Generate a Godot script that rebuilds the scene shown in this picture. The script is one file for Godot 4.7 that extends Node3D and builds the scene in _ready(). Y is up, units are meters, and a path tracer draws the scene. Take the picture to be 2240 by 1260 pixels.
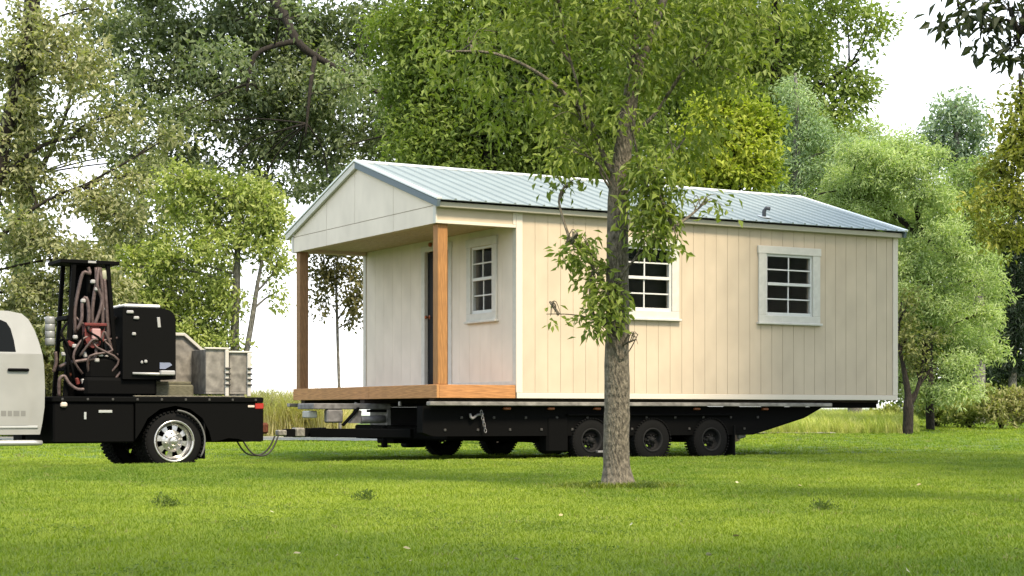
extends Node3D
# A cream portable cabin on a house trailer behind a pickup, among trees.  World: y up, metres, camera looks along -z.

const EYE := 0.60
const FOC := 3760.0            # focal length in pixels of the 2240 wide photograph
const YAW := 0.522
const RIG := Vector3(-0.954, 0.0, -21.804)
const W := 4.694
const L := 7.729
const DECK := 0.973
const P1 := 1.171              # porch depth
const EAVE := 3.307
const RIDGE := 4.095
const HB := 3.023

var rng := RandomNumberGenerator.new()
var tex := {}
var mats := {}
var bump_noise := FastNoiseLite.new()
var gap_noise := FastNoiseLite.new()
var rig_basis := Basis(Vector3.UP, YAW)

# ---------------------------------------------------------------- helpers
func spot(px: float, py: float, d: float) -> Vector3:
	return Vector3((px - 1120.0) / FOC * d, EYE + (905.0 - py) / FOC * d, -d)

func sstep(a: float, b: float, x: float) -> float:
	var t := clampf((x - a) / (b - a), 0.0, 1.0)
	return t * t * (3.0 - 2.0 * t)

func rig_local(x: float, z: float) -> Vector2:
	var dx := x - RIG.x
	var dz := z - RIG.z
	return Vector2(dx * cos(YAW) - dz * sin(YAW), dx * sin(YAW) + dz * cos(YAW))

func ground(x: float, z: float) -> float:
	var q := rig_local(x, z)
	var dip := lerpf(0.12, 0.06, sstep(-1.5, 1.2, q.x))
	var side := 1.0 - sstep(0.05, 0.85, q.y)
	var back := sstep(-13.0, -5.5, q.y)
	var swell := 0.025 * sstep(0.3, 1.0, q.y) * (1.0 - sstep(1.4, 5.0, q.y))
	var along := (1.0 - sstep(6.0, 12.0, q.x)) * sstep(-16.0, -11.0, q.x)
	var h := (-dip * side * back + swell) * along
	h += 0.016 * maxf(0.0, -z - 27.0) * sstep(0.5, 6.0, x) * (1.0 - sstep(60.0, 120.0, -z))
	h += bump_noise.get_noise_2d(x * 1.0, z * 1.0) * 0.02 * sstep(9.0, 14.0, Vector2(x, z).length())
	return h

func new_st(smooth := false) -> SurfaceTool:
	var st := SurfaceTool.new()
	st.begin(Mesh.PRIMITIVE_TRIANGLES)
	st.set_smooth_group(0 if smooth else -1)
	return st

func tri(st: SurfaceTool, a: Vector3, b: Vector3, c: Vector3, out: Vector3) -> void:
	if (a - c).cross(a - b).dot(out) < 0.0:
		var t := b
		b = c
		c = t
	st.add_vertex(a)
	st.add_vertex(b)
	st.add_vertex(c)

func quad(st: SurfaceTool, a: Vector3, b: Vector3, c: Vector3, d: Vector3, out: Vector3) -> void:
	tri(st, a, b, c, out)
	tri(st, a, c, d, out)

# box with optional chamfer
func box(st: SurfaceTool, c: Vector3, s: Vector3, ch := 0.0, bs := Basis()) -> void:
	var h := s * 0.5
	var k := minf(ch, minf(h.x, minf(h.y, h.z)) * 0.9)
	var ax := [Vector3(1, 0, 0), Vector3(0, 1, 0), Vector3(0, 0, 1)]
	for a in 3:
		var b := (a + 1) % 3
		var e := (a + 2) % 3
		for sg in [-1.0, 1.0]:
			var o: Vector3 = ax[a] * h[a] * sg
			var u: Vector3 = ax[b] * (h[b] - k)
			var v: Vector3 = ax[e] * (h[e] - k)
			quad(st, c + bs * (o - u - v), c + bs * (o + u - v), c + bs * (o + u + v), c + bs * (o - u + v), bs * o)
	if k <= 0.0:
		return
	for a in 3:
		var b := (a + 1) % 3
		var e := (a + 2) % 3
		for sb in [-1.0, 1.0]:
			for se in [-1.0, 1.0]:
				var l: Vector3 = ax[a] * (h[a] - k)
				var p: Vector3 = ax[b] * h[b] * sb + ax[e] * (h[e] - k) * se
				var q: Vector3 = ax[b] * (h[b] - k) * sb + ax[e] * h[e] * se
				quad(st, c + bs * (p - l), c + bs * (p + l), c + bs * (q + l), c + bs * (q - l), bs * (p + q))
	for sx in [-1.0, 1.0]:
		for sy in [-1.0, 1.0]:
			for sz in [-1.0, 1.0]:
				var g := Vector3(sx, sy, sz)
				tri(st, c + bs * (g * Vector3(h.x, h.y - k, h.z - k)), c + bs * (g * Vector3(h.x - k, h.y, h.z - k)), c + bs * (g * Vector3(h.x - k, h.y - k, h.z)), bs * g)

func span(st: SurfaceTool, a: Vector3, b: Vector3, ch := 0.0) -> void:   # box between two corners
	box(st, (a + b) * 0.5, (b - a).abs(), ch)

func bar(st: SurfaceTool, a: Vector3, b: Vector3, w: float, h: float, ch := 0.0, up := Vector3.UP) -> void:
	var d := (b - a).normalized()
	if absf(d.dot(up)) > 0.98:
		up = Vector3.RIGHT
	var s := d.cross(up).normalized()
	var u := s.cross(d).normalized()
	box(st, (a + b) * 0.5, Vector3((b - a).length(), h, w), ch, Basis(d, u, s))

func smooth_path(pts: Array, rads: Array, sub: int) -> Array:
	var op := []
	var orr := []
	for i in pts.size() - 1:
		var p0: Vector3 = pts[maxi(i - 1, 0)]
		var p1: Vector3 = pts[i]
		var p2: Vector3 = pts[i + 1]
		var p3: Vector3 = pts[mini(i + 2, pts.size() - 1)]
		for k in sub:
			var t := float(k) / sub
			op.append(p1.cubic_interpolate(p2, p0, p3, t))
			orr.append(lerpf(rads[i], rads[i + 1], t))
	op.append(pts[-1])
	orr.append(rads[-1])
	return [op, orr]

func tube(st: SurfaceTool, pts: Array, rads: Array, n := 7, sub := 1, lump := 0.0) -> void:
	if sub > 1:
		var r := smooth_path(pts, rads, sub)
		pts = r[0]
		rads = r[1]
	var rings := []
	var side := Vector3.ZERO
	for i in pts.size():
		var d: Vector3 = (pts[mini(i + 1, pts.size() - 1)] - pts[maxi(i - 1, 0)]).normalized()
		if side == Vector3.ZERO:
			side = d.cross(Vector3(0.3, 0.2, 0.93)).normalized()
		side = (side - d * side.dot(d)).normalized()
		var up := d.cross(side)
		var ring := []
		for k in n:
			var a := TAU * k / n
			var q: Vector3 = pts[i] + (side * cos(a) + up * sin(a)) * rads[i]
			if lump > 0.0:
				q += (q - pts[i]) * gap_noise.get_noise_3dv(q * 3.0) * lump
			ring.append(q)
		rings.append(ring)
	for i in rings.size() - 1:
		for k in n:
			var m := (k + 1) % n
			quad(st, rings[i][k], rings[i][m], rings[i + 1][m], rings[i + 1][k], (rings[i][k] + rings[i][m]) * 0.5 - pts[i])
	for e in [0, rings.size() - 1]:
		var out: Vector3 = (pts[0] - pts[1]) if e == 0 else (pts[-1] - pts[-2])
		for k in range(1, n - 1):
			tri(st, rings[e][0], rings[e][k], rings[e][k + 1], out)

# profile points (radius, along axis); bs.y is the axis
func lathe(st: SurfaceTool, prof: Array, c: Vector3, bs: Basis, n := 24) -> void:
	for i in prof.size() - 1:
		for k in n:
			var a := TAU * k / n
			var b := TAU * (k + 1) / n
			var p: Vector2 = prof[i]
			var q: Vector2 = prof[i + 1]
			var va := bs.x * cos(a) + bs.z * sin(a)
			var vb := bs.x * cos(b) + bs.z * sin(b)
			var nrm := Vector2(p.y - q.y, q.x - p.x)   # left of travel
			var out := (va + vb).normalized() * nrm.x + bs.y * nrm.y
			var w := [c + va * p.x + bs.y * p.y, c + vb * p.x + bs.y * p.y, c + vb * q.x + bs.y * q.y, c + va * q.x + bs.y * q.y]
			if p.x < 1e-4:
				tri(st, w[0], w[2], w[3], -out)
			elif q.x < 1e-4:
				tri(st, w[0], w[1], w[2], -out)
			else:
				quad(st, w[0], w[1], w[2], w[3], -out)

# extrude a polygon along z (axis 2: p=(x,y)) or x (axis 0: p=(z,y)); taper narrows the far coordinate with height
func prism(st: SurfaceTool, poly: PackedVector2Array, w0: float, w1: float, axis := 2, taper := 0.0, y0 := 0.0) -> void:
	var at := func(p: Vector2, w: float) -> Vector3:
		if taper != 0.0:
			w = w - signf(w) * maxf(0.0, p.y - y0) * taper
		return Vector3(p.x, p.y, w) if axis == 2 else Vector3(w, p.y, p.x)
	var mid := Vector2.ZERO
	for p in poly:
		mid += p / poly.size()
	var idx := Geometry2D.triangulate_polygon(poly)
	var ax := Vector3(0, 0, 1) if axis == 2 else Vector3(1, 0, 0)
	for i in range(0, idx.size(), 3):
		tri(st, at.call(poly[idx[i]], w0), at.call(poly[idx[i + 1]], w0), at.call(poly[idx[i + 2]], w0), -ax)
		tri(st, at.call(poly[idx[i]], w1), at.call(poly[idx[i + 1]], w1), at.call(poly[idx[i + 2]], w1), ax)
	var ccw := not Geometry2D.is_polygon_clockwise(poly)
	for i in poly.size():
		var a := poly[i]
		var b := poly[(i + 1) % poly.size()]
		var o2 := Vector2(b.y - a.y, a.x - b.x) * (1.0 if ccw else -1.0)
		var out := Vector3(o2.x, o2.y, 0) if axis == 2 else Vector3(0, o2.y, o2.x)
		quad(st, at.call(a, w0), at.call(b, w0), at.call(b, w1), at.call(a, w1), out)

func noise_tex(key: String, freq: float, oct: int, lo: float, hi: float, size := 256, kind := FastNoiseLite.TYPE_SIMPLEX_SMOOTH) -> NoiseTexture2D:
	if tex.has(key):
		return tex[key]
	var n := FastNoiseLite.new()
	n.noise_type = kind
	n.seed = hash(key) % 1000
	n.frequency = freq
	n.fractal_octaves = oct
	var t := NoiseTexture2D.new()
	t.width = size
	t.height = size
	t.seamless = true
	t.noise = n
	var g := Gradient.new()
	g.set_color(0, Color(lo, lo, lo))
	g.set_color(1, Color(hi, hi, hi))
	t.color_ramp = g
	tex[key] = t
	return t

func mat(key: String, col: Color, rough := 0.8, metal := 0.0, grain := "", sc := Vector3.ONE, bump := 0.0) -> StandardMaterial3D:
	if mats.has(key):
		return mats[key]
	var m := StandardMaterial3D.new()
	m.resource_name = key
	m.albedo_color = col.linear_to_srgb()
	m.roughness = rough
	m.metallic = metal
	m.metallic_specular = 0.12 if col.get_luminance() < 0.02 else 0.4
	if grain != "":
		var d: Array = {"fine": [0.06, 4, 0.78, 1.0], "blotch": [0.012, 5, 0.55, 1.0], "wood": [0.03, 4, 0.68, 1.0], "bark": [0.035, 5, 0.42, 1.0], "soft": [0.01, 3, 0.93, 1.0], "dirt": [0.015, 5, 0.62, 1.0]}[grain]
		m.albedo_texture = noise_tex(grain, d[0], d[1], d[2], d[3])
		m.uv1_triplanar = true
		m.uv1_scale = sc
		if bump > 0.0:
			m.heightmap_enabled = true
			m.heightmap_texture = noise_tex(grain + "_height", d[0], d[1], 0.0, 1.0)
			m.heightmap_scale = bump
	mats[key] = m
	return m

func leaf_mat(key: String, rough := 0.55) -> StandardMaterial3D:
	if mats.has(key):
		return mats[key]
	var m := StandardMaterial3D.new()
	m.resource_name = key
	m.vertex_color_use_as_albedo = true
	m.roughness = rough
	m.metallic_specular = 0.4
	m.backlight_enabled = true
	m.backlight = Color(0.9, 0.95, 0.55)
	mats[key] = m
	return m

func put(called: String, st: SurfaceTool, m: Material, parent: Node3D, off := Vector3.ZERO) -> MeshInstance3D:
	st.generate_normals()
	var o := MeshInstance3D.new()
	o.name = called
	o.mesh = st.commit()
	o.material_override = m
	o.position = off
	parent.add_child(o, true)
	return o

func tag(o: Node3D, label := "", category := "", group := "", kind := "") -> Node3D:
	if label: o.set_meta("label", label)
	if category: o.set_meta("category", category)
	if group: o.set_meta("group", group)
	if kind: o.set_meta("kind", kind)
	return o

func thing(called: String, label: String, category: String, at: Vector3, turn := 0.0, group := "") -> Node3D:
	var o := Node3D.new()
	o.name = called
	add_child(o, true)
	o.position = at
	o.rotation.y = turn
	tag(o, label, category, group)
	return o

func on_rig(u: float, y: float, z: float) -> Vector3:
	return RIG + rig_basis * Vector3(u, y, z)

# ---------------------------------------------------------------- main
func _ready() -> void:
	rng.seed = 7
	bump_noise.seed = 3
	bump_noise.frequency = 0.55
	gap_noise.seed = 11
	gap_noise.frequency = 0.8
	var cam := Camera3D.new()
	cam.name = "camera"
	cam.projection = Camera3D.PROJECTION_FRUSTUM
	cam.near = 0.2
	cam.far = 900.0
	cam.size = 1260.0 / FOC * 0.2
	cam.frustum_offset = Vector2(0.0, (905.0 - 630.0) / FOC * 0.2)
	cam.position = Vector3(0, EYE, 0)
	add_child(cam)
	cam.current = true
	var env := Environment.new()
	env.background_mode = Environment.BG_SKY
	env.tonemap_mode = Environment.TONE_MAPPER_LINEAR
	env.tonemap_exposure = 2.6
	env.sdfgi_enabled = true
	env.ssao_enabled = true
	env.ssil_enabled = true
	var sky := Sky.new()
	var sm := ProceduralSkyMaterial.new()
	sm.sky_top_color = Color(0.80, 0.86, 0.93)
	sm.sky_horizon_color = Color(0.95, 0.95, 0.95)
	sm.sky_curve = 0.25
	sm.ground_bottom_color = Color(0.35, 0.4, 0.25)
	sm.ground_horizon_color = Color(0.55, 0.6, 0.45)
	sm.sun_angle_max = 2.0
	sky.sky_material = sm
	env.sky = sky
	var we := WorldEnvironment.new()
	we.name = "world_environment"
	we.environment = env
	add_child(we)
	var sun := DirectionalLight3D.new()
	sun.name = "sun"
	sun.light_energy = 0.95
	sun.light_color = Color(1.0, 0.93, 0.82)
	sun.light_angular_distance = 12.0
	sun.shadow_enabled = true
	add_child(sun)
	sun.look_at_from_position(Vector3(0.36, 0.8, 0.5) * 30.0, Vector3.ZERO, Vector3.UP)

	build_ground()
	build_shed()
	build_trailer()
	build_truck()
	build_equipment()
	build_trees()
	build_plants()

# ---------------------------------------------------------------- ground
func build_ground() -> void:
	var xs := []
	var zs := []
	var v := -260.0
	while v < 260.0:
		xs.append(v)
		v += 0.3 if absf(v) < 9.0 else (1.5 if absf(v) < 24.0 else 24.0)
	v = 40.0
	while v > -600.0:
		zs.append(v)
		v -= 0.3 if (v < -4.0 and v > -30.0) else (1.5 if (v <= 6.0 and v > -60.0) else 20.0)
	var st := new_st(true)
	for x in xs:
		for z in zs:
			st.add_vertex(Vector3(x, ground(x, z), z))
	var nz := zs.size()
	for i in xs.size() - 1:
		for j in nz - 1:
			var a := i * nz + j
			for k in [a, a + nz, a + 1, a + 1, a + nz, a + nz + 1]:
				st.add_index(k)
	var gm := mat("lawn soil", Color(0.10, 0.17, 0.025), 0.95, 0.0, "dirt", Vector3.ONE * 0.35, 1.0)
	gm.uv1_world_triplanar = true
	tag(put("lawn", st, gm, self), "mown green lawn in front of and around the trailer", "lawn", "", "structure")
	# pale gravel drive crossing behind the truck and trailer
	st = new_st(true)
	var cols := 60
	for i in cols:
		var x0 := lerpf(-45.0, 7.0, float(i) / cols)
		var x1 := lerpf(-45.0, 7.0, float(i + 1) / cols)
		for k in 6:
			var z0 := lerpf(-37.0, -43.5, k / 6.0)
			var z1 := lerpf(-37.0, -43.5, (k + 1) / 6.0)
			quad(st, Vector3(x0, ground(x0, z0) + 0.03, z0), Vector3(x1, ground(x1, z0) + 0.03, z0), Vector3(x1, ground(x1, z1) + 0.03, z1), Vector3(x0, ground(x0, z1) + 0.03, z1), Vector3.UP)
	tag(put("gravel_road", st, mat("gravel", Color(0.42, 0.41, 0.35), 0.95, 0.0, "dirt", Vector3.ONE * 0.6, 1.0), self), "pale gravel drive crossing behind the truck and trailer", "road", "", "structure")
	# grass blades
	var defs := [[5.0, 12.0, 760.0, 1.0], [12.0, 20.0, 460.0, 1.15], [20.0, 27.0, 170.0, 1.5], [27.0, 37.0, 50.0, 2.0], [44.0, 90.0, 12.0, 3.0], [37.0, 44.0, 30.0, 2.5]]
	var tufts := []
	for s in 3:
		tufts.append(grass_mesh(s, 15, 0.027, 0.05))
	var xf := [[], [], []]
	var cl := [[], [], []]
	var tone := FastNoiseLite.new()
	tone.seed = 5
	tone.frequency = 0.16
	for d in defs:
		var area: float = 0.33 * (d[1] * d[1] - d[0] * d[0]) * 1.12
		for i in int(area * d[2]):
			var dd := sqrt(lerpf(d[0] * d[0], d[1] * d[1], rng.randf()))
			var x := rng.randf_range(-0.34, 0.34) * dd
			if d[0] == 37.0 and x < 7.2:
				continue
			var q := rig_local(x, -dd)
			if q.x > 0.5 and q.x < 5.5 and q.y < -0.4 and q.y > -4.3 and rng.randf() < 0.5:
				continue
			var k := rng.randi() % 3
			var s: float = d[3] * rng.randf_range(0.7, 1.25)
			var bs := Basis(Vector3.UP, rng.randf() * TAU) * Basis(Vector3.RIGHT, rng.randf_range(-0.2, 0.2))
			xf[k].append(Transform3D(bs.scaled(Vector3(s, s * (1.0 if d[3] < 1.5 else 0.7), s)), Vector3(x, ground(x, -dd) - 0.004, -dd)))
			var t := clampf(tone.get_noise_2d(x, -dd * 0.6) * 0.9 + tone.get_noise_2d(x * 7.0, -dd * 5.0) * 0.5 + 0.5 + rng.randf_range(-0.3, 0.3), 0.0, 1.0)
			var c := Color(0.122, 0.19, 0.018).lerp(Color(0.252, 0.312, 0.034), t)
			if dd > 26.0:
				c = c * 1.2
			if rng.randf() < 0.02:
				c = Color(0.24, 0.23, 0.09)
			cl[k].append(c)
	# longer uncut grass round the ash tree's foot
	for i in 900:
		var a := rng.randf() * TAU
		var rr := 0.14 + absf(rng.randfn()) * 0.12
		var x := spot(1350, 905, 13.7).x + cos(a) * rr * 1.3
		var z := -13.7 + sin(a) * rr
		var k := rng.randi() % 3
		var s := rng.randf_range(1.2, 2.6) * clampf(1.25 - rr, 0.5, 1.0)
		xf[k].append(Transform3D(Basis(Vector3.UP, rng.randf() * TAU).scaled(Vector3(s * 0.8, s, s * 0.8)), Vector3(x, ground(x, z) - 0.004, z)))
		cl[k].append(Color(0.07, 0.11, 0.014).lerp(Color(0.19, 0.22, 0.028), rng.randf()))
	# clover and broad weeds mixed into the lawn
	var cx := [[], [], []]
	var cc := [[], [], []]
	var patch := FastNoiseLite.new()
	patch.seed = 21
	patch.frequency = 0.5
	for i in 16000:
		var dd := sqrt(lerpf(30.0, 420.0, rng.randf()))
		var x := rng.randf_range(-0.34, 0.34) * dd
		if patch.get_noise_2d(x, -dd) < 0.18:
			continue
		var k := rng.randi() % 3
		var s := rng.randf_range(0.10, 0.2)
		cx[k].append(Transform3D(Basis.from_euler(Vector3(0, rng.randf() * TAU, 0)).scaled(Vector3(s, s * 0.5, s)), Vector3(x, ground(x, -dd) + 0.016, -dd)))
		cc[k].append(Color(0.09, 0.15, 0.02).lerp(Color(0.20, 0.25, 0.05), rng.randf()))
	for k in 3:
		scatter("clover", leaves("weed")[k], cx[k], cc[k], leaf_mat("leaf"), self, "patches of clover and small weeds mixed into the lawn", "clover")
	for k in 3:
		scatter("grass_blades", tufts[k], xf[k], cl[k], leaf_mat("grass blade", 0.6), self, "short mown grass blades covering the lawn", "grass")

func scatter(called: String, mesh: Mesh, xf: Array, cl: Array, m: Material, parent: Node3D, label := "", category := "", off := Vector3.ZERO) -> MultiMeshInstance3D:
	var mm := MultiMesh.new()
	mm.transform_format = MultiMesh.TRANSFORM_3D
	mm.use_colors = true
	mm.mesh = mesh
	mm.instance_count = xf.size()
	for i in xf.size():
		mm.set_instance_transform(i, xf[i])
		mm.set_instance_color(i, cl[i])
	var o := MultiMeshInstance3D.new()
	o.name = called
	o.multimesh = mm
	o.material_override = m
	o.position = off
	parent.add_child(o, true)
	tag(o, label, category, "", "stuff")
	return o

func grass_mesh(sd: int, n: int, hgt: float, spread: float, wide := 0.075) -> ArrayMesh:
	var r := RandomNumberGenerator.new()
	r.seed = 100 + sd
	var st := new_st()
	for i in n:
		var a := r.randf() * TAU
		var base := Vector3(cos(a), 0, sin(a)) * r.randf() * spread
		var b := r.randf() * TAU
		var dirv := Vector3(cos(b), 0, sin(b))
		var side := Vector3(-sin(b), 0, cos(b)) * hgt * wide
		var h := hgt * r.randf_range(0.6, 1.2)
		var mid := base + dirv * h * 0.25 + Vector3.UP * h * 0.6
		var tip := base + dirv * h * r.randf_range(0.5, 1.0) + Vector3.UP * h
		tri(st, base - side, base + side, mid + side, dirv)
		tri(st, base - side, mid + side, mid - side, dirv)
		tri(st, mid - side, mid + side, tip, dirv)
	st.generate_normals()
	return st.commit()

# ---------------------------------------------------------------- cabin
func cut_rects(x0: float, x1: float, y0: float, y1: float, holes: Array) -> Array:
	var xs := [x0, x1]
	for h in holes:
		for e in [h[0], h[1]]:
			if e > x0 + 0.001 and e < x1 - 0.001:
				xs.append(e)
	xs.sort()
	var out := []
	for i in xs.size() - 1:
		var a: float = xs[i]
		var b: float = xs[i + 1]
		var cuts := []
		for h in holes:
			if h[0] < b - 0.001 and h[1] > a + 0.001:
				cuts.append([h[2], h[3]])
		cuts.sort_custom(func(p, q): return p[0] < q[0])
		var y := y0
		for c in cuts:
			if c[0] > y + 0.001:
				out.append([a, b, y, c[0]])
			y = maxf(y, c[1])
		if y < y1 - 0.001:
			out.append([a, b, y, y1])
	return out

# one upright board: full width above and below an opening, narrow strips beside it
func board_rects(x0: float, x1: float, y0: float, y1: float, holes: Array) -> Array:
	for h in holes:
		if h[0] < x1 - 0.001 and h[1] > x0 + 0.001:
			var out := []
			if h[2] > y0 + 0.03:
				out.append([x0, x1, y0, h[2]])
			out.append([x0, x1, h[3], y1])
			if h[0] > x0 + 0.02:
				out.append([x0, h[0], h[2], h[3]])
			if h[1] < x1 - 0.02:
				out.append([h[1], x1, h[2], h[3]])
			return out
	return [[x0, x1, y0, y1]]

func build_shed() -> void:
	var base := Vector3(L * 0.5, 0.757, -W * 0.5)
	var shed := thing("cabin", "cream wooden cabin with front porch and blue-grey metal roof, riding on the trailer", "cabin", on_rig(base.x, base.y, base.z), YAW)
	var o := -base
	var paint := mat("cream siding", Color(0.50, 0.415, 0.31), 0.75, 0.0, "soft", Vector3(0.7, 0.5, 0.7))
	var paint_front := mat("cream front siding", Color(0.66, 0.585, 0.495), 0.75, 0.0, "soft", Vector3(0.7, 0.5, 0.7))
	var trim := mat("white trim", Color(0.53, 0.51, 0.46), 0.6, 0.0, "soft", Vector3.ONE * 3.0)
	var core := mat("sheathing", Color(0.48, 0.40, 0.30), 0.85, 0.0, "soft", Vector3.ONE * 2.0)
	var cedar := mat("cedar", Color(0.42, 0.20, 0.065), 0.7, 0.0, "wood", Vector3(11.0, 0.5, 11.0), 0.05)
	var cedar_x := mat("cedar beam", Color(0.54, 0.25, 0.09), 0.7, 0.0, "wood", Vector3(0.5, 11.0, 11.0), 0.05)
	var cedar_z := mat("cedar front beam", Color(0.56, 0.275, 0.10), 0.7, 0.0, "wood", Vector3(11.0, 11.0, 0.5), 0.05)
	var dark_wood := mat("weathered floor timber", Color(0.06, 0.045, 0.035), 0.9, 0.0, "wood", Vector3(1, 8, 8))
	var plywood := mat("bare interior board", Color(0.06, 0.045, 0.03), 0.9, 0.0, "wood", Vector3(1, 6, 6))
	var y0 := 0.80
	var yt := 3.235
	# floor and skids
	var st := new_st()
	span(st, Vector3(P1, DECK - 0.14, -W + 0.05), Vector3(L - 0.02, DECK, -0.05))
	put("floor", st, plywood, shed, o)
	for z in [-0.25, -W * 0.5, -W + 0.25]:
		st = new_st()
		span(st, Vector3(0.05, 0.744, z - 0.07), Vector3(L - 0.2, 0.832, z + 0.07), 0.004)
		put("skid", st, dark_wood, shed, o)
	# side walls: z = 0 near, z = -W far
	var win_b := [5.255, 6.10, 2.0, 2.875]
	var win_a := [2.745, 3.62, 2.0, 2.875]
	for far in [false, true]:
		var holes := [] if far else [win_a, win_b]
		var z_out := -W if far else 0.0
		var sg := -1.0 if far else 1.0
		st = new_st()
		for r in cut_rects(P1, L, y0, yt, holes):
			span(st, Vector3(r[0], r[2], z_out - sg * 0.007), Vector3(r[1], r[3], z_out - sg * 0.11))
		var wall := put("side_wall", st, core, shed, o)
		var x := P1 + 0.085
		var edge := L - 0.085
		while x < edge - 0.02:
			var x1 := minf(x + 0.196, edge)
			for r in board_rects(x, x1 - 0.005, y0 + 0.075, yt, holes):
				st = new_st()
				span(st, Vector3(r[0], r[2], z_out - sg * 0.0075), Vector3(r[1], r[3], z_out - sg * 0.001), 0.002)
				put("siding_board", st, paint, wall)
			x = x1
		st = new_st()
		span(st, Vector3(P1 - 0.003, y0, z_out - sg * 0.014), Vector3(L + 0.003, y0 + 0.072, z_out + sg * 0.016), 0.004)
		put("skirt_trim", st, mat("cream trim", Color(0.56, 0.50, 0.42), 0.65), wall)
		for cx in [P1 - 0.012, L - 0.083]:
			st = new_st()
			span(st, Vector3(cx, y0 + 0.074, z_out - sg * 0.015), Vector3(cx + 0.095, yt, z_out + sg * 0.012), 0.003)
			put("corner_trim", st, mat("cream trim", Color(0.56, 0.50, 0.42), 0.65), wall)
	# eave fascia and header over the porch side
	for far in [false, true]:
		var z_out := -W if far else 0.0
		var sg := -1.0 if far else 1.0
		st = new_st()
		span(st, Vector3(-0.02, 3.215, z_out + sg * 0.02), Vector3(L + 0.02, 3.285, z_out + sg * 0.095), 0.006)
		put("eave_trim", st, mat("eave trim", Color(0.38, 0.35, 0.28), 0.6), shed, o)
		st = new_st()
		span(st, Vector3(0.0, HB, z_out - sg * 0.12), Vector3(P1 - 0.014, 3.235, z_out), 0.004)
		var hd := put("porch_header", st, paint, shed, o)
		st = new_st()
		span(st, Vector3(-0.008, HB - 0.004, z_out - sg * 0.01), Vector3(P1 - 0.015, HB + 0.035, z_out + sg * 0.012), 0.003)
		put("header_trim", st, mat("cream trim", Color(0.56, 0.50, 0.42), 0.65), hd)
		st = new_st()
		span(st, Vector3(P1 - 0.06, HB + 0.036, z_out - sg * 0.01), Vector3(P1 - 0.015, 3.214, z_out + sg * 0.012), 0.003)
		put("header_trim", st, mat("cream trim", Color(0.56, 0.50, 0.42), 0.65), hd)
	# rear wall and gable
	st = new_st()
	span(st, Vector3(L - 0.11, y0, -W + 0.111), Vector3(L, yt, -0.111))
	prism(st, PackedVector2Array([Vector2(-0.02, yt + 0.001), Vector2(-W + 0.02, yt + 0.001), Vector2(-W * 0.5, RIDGE - 0.06)]), L - 0.11, L, 0)
	put("rear_wall", st, paint, shed, o)
	# porch wall at x = P1, normal -x.  holes in v
	var hw := [0.62, 1.215, 1.955, 2.86]
	var hd2 := [1.885, 2.63, DECK, 2.925]
	st = new_st()
	for r in cut_rects(0.111, W - 0.111, DECK, yt, [hw, hd2]):
		span(st, Vector3(P1 + 0.014, r[2], -r[0]), Vector3(P1 + 0.10, r[3], -r[1]))
	var fw := put("porch_wall", st, core, shed, o)
	var v := 0.09
	while v < W - 0.1:
		var v1 := minf(v + 0.3, W - 0.09)
		for r in board_rects(v, v1 - 0.003, DECK + 0.002, HB + 0.05, [hw, hd2]):
			st = new_st()
			span(st, Vector3(P1 + 0.0002, r[2], -r[0]), Vector3(P1 + 0.0145, r[3], -r[1]), 0.002)
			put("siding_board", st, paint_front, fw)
		v = v1
	for vv in [0.012, W - 0.088]:
		st = new_st()
		span(st, Vector3(P1 - 0.012, DECK + 0.002, -vv), Vector3(P1 + 0.014, HB, -vv - 0.076), 0.003)
		put("corner_trim", st, trim, fw)
	for vv in [[0.09, 1.79], [2.72, W - 0.09]]:
		st = new_st()
		span(st, Vector3(P1 - 0.010, DECK + 0.002, -vv[0]), Vector3(P1 - 0.0001, DECK + 0.05, -vv[1]), 0.002)
		put("base_trim", st, trim, fw)
	# porch ceiling boards
	st = new_st()
	span(st, Vector3(0.06, HB + 0.06, -W + 0.06), Vector3(P1 + 0.1, HB + 0.09, -0.06))
	var ceil := put("porch_ceiling", st, core, shed, o)
	for k in 8:
		st = new_st()
		var xa := 0.065 + k * 0.138
		span(st, Vector3(xa, HB + 0.048, -W + 0.125), Vector3(xa + 0.132, HB + 0.0602, -0.125), 0.003)
		put("ceiling_board", st, mat("pine ceiling", Color(0.56, 0.46, 0.30), 0.7, 0.0, "wood", Vector3(8, 8, 0.8)), ceil)
	# interior ceiling
	st = new_st()
	span(st, Vector3(P1 + 0.11, 3.20, -W + 0.111), Vector3(L - 0.111, 3.225, -0.111))
	put("ceiling", st, plywood, shed, o)
	# front gable
	st = new_st()
	prism(st, PackedVector2Array([Vector2(-0.001, 3.245), Vector2(-W + 0.001, 3.245), Vector2(-W * 0.5, RIDGE - 0.055)]), 0.0, 0.03, 0)
	span(st, Vector3(0.001, HB, -W + 0.121), Vector3(0.12, 3.235, -0.121))
	var gb := put("front_gable", st, core, shed, o)
	var seams := [0.0, 1.23, 2.45, 3.42, W]
	for k in 4:
		var a: float = seams[k] + (0.004 if k else 0.0)
		var b: float = seams[k + 1] - (0.004 if k < 3 else 0.0)
		st = new_st()
		var sl := (RIDGE - 0.055 - 3.25) / (W * 0.5)
		var ya := 3.252 + minf(a, W - a) * sl
		var yb := 3.252 + minf(b, W - b) * sl
		var pl := PackedVector2Array([Vector2(-a, 3.251), Vector2(-b, 3.251), Vector2(-b, maxf(yb, 3.2512))])
		if a < W * 0.5 and b > W * 0.5:
			pl.append(Vector2(-W * 0.5, RIDGE - 0.055))
		pl.append(Vector2(-a, maxf(ya, 3.2512)))
		prism(st, pl, -0.014, -0.0005, 0)
		put("gable_panel", st, paint_front, gb)
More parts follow.
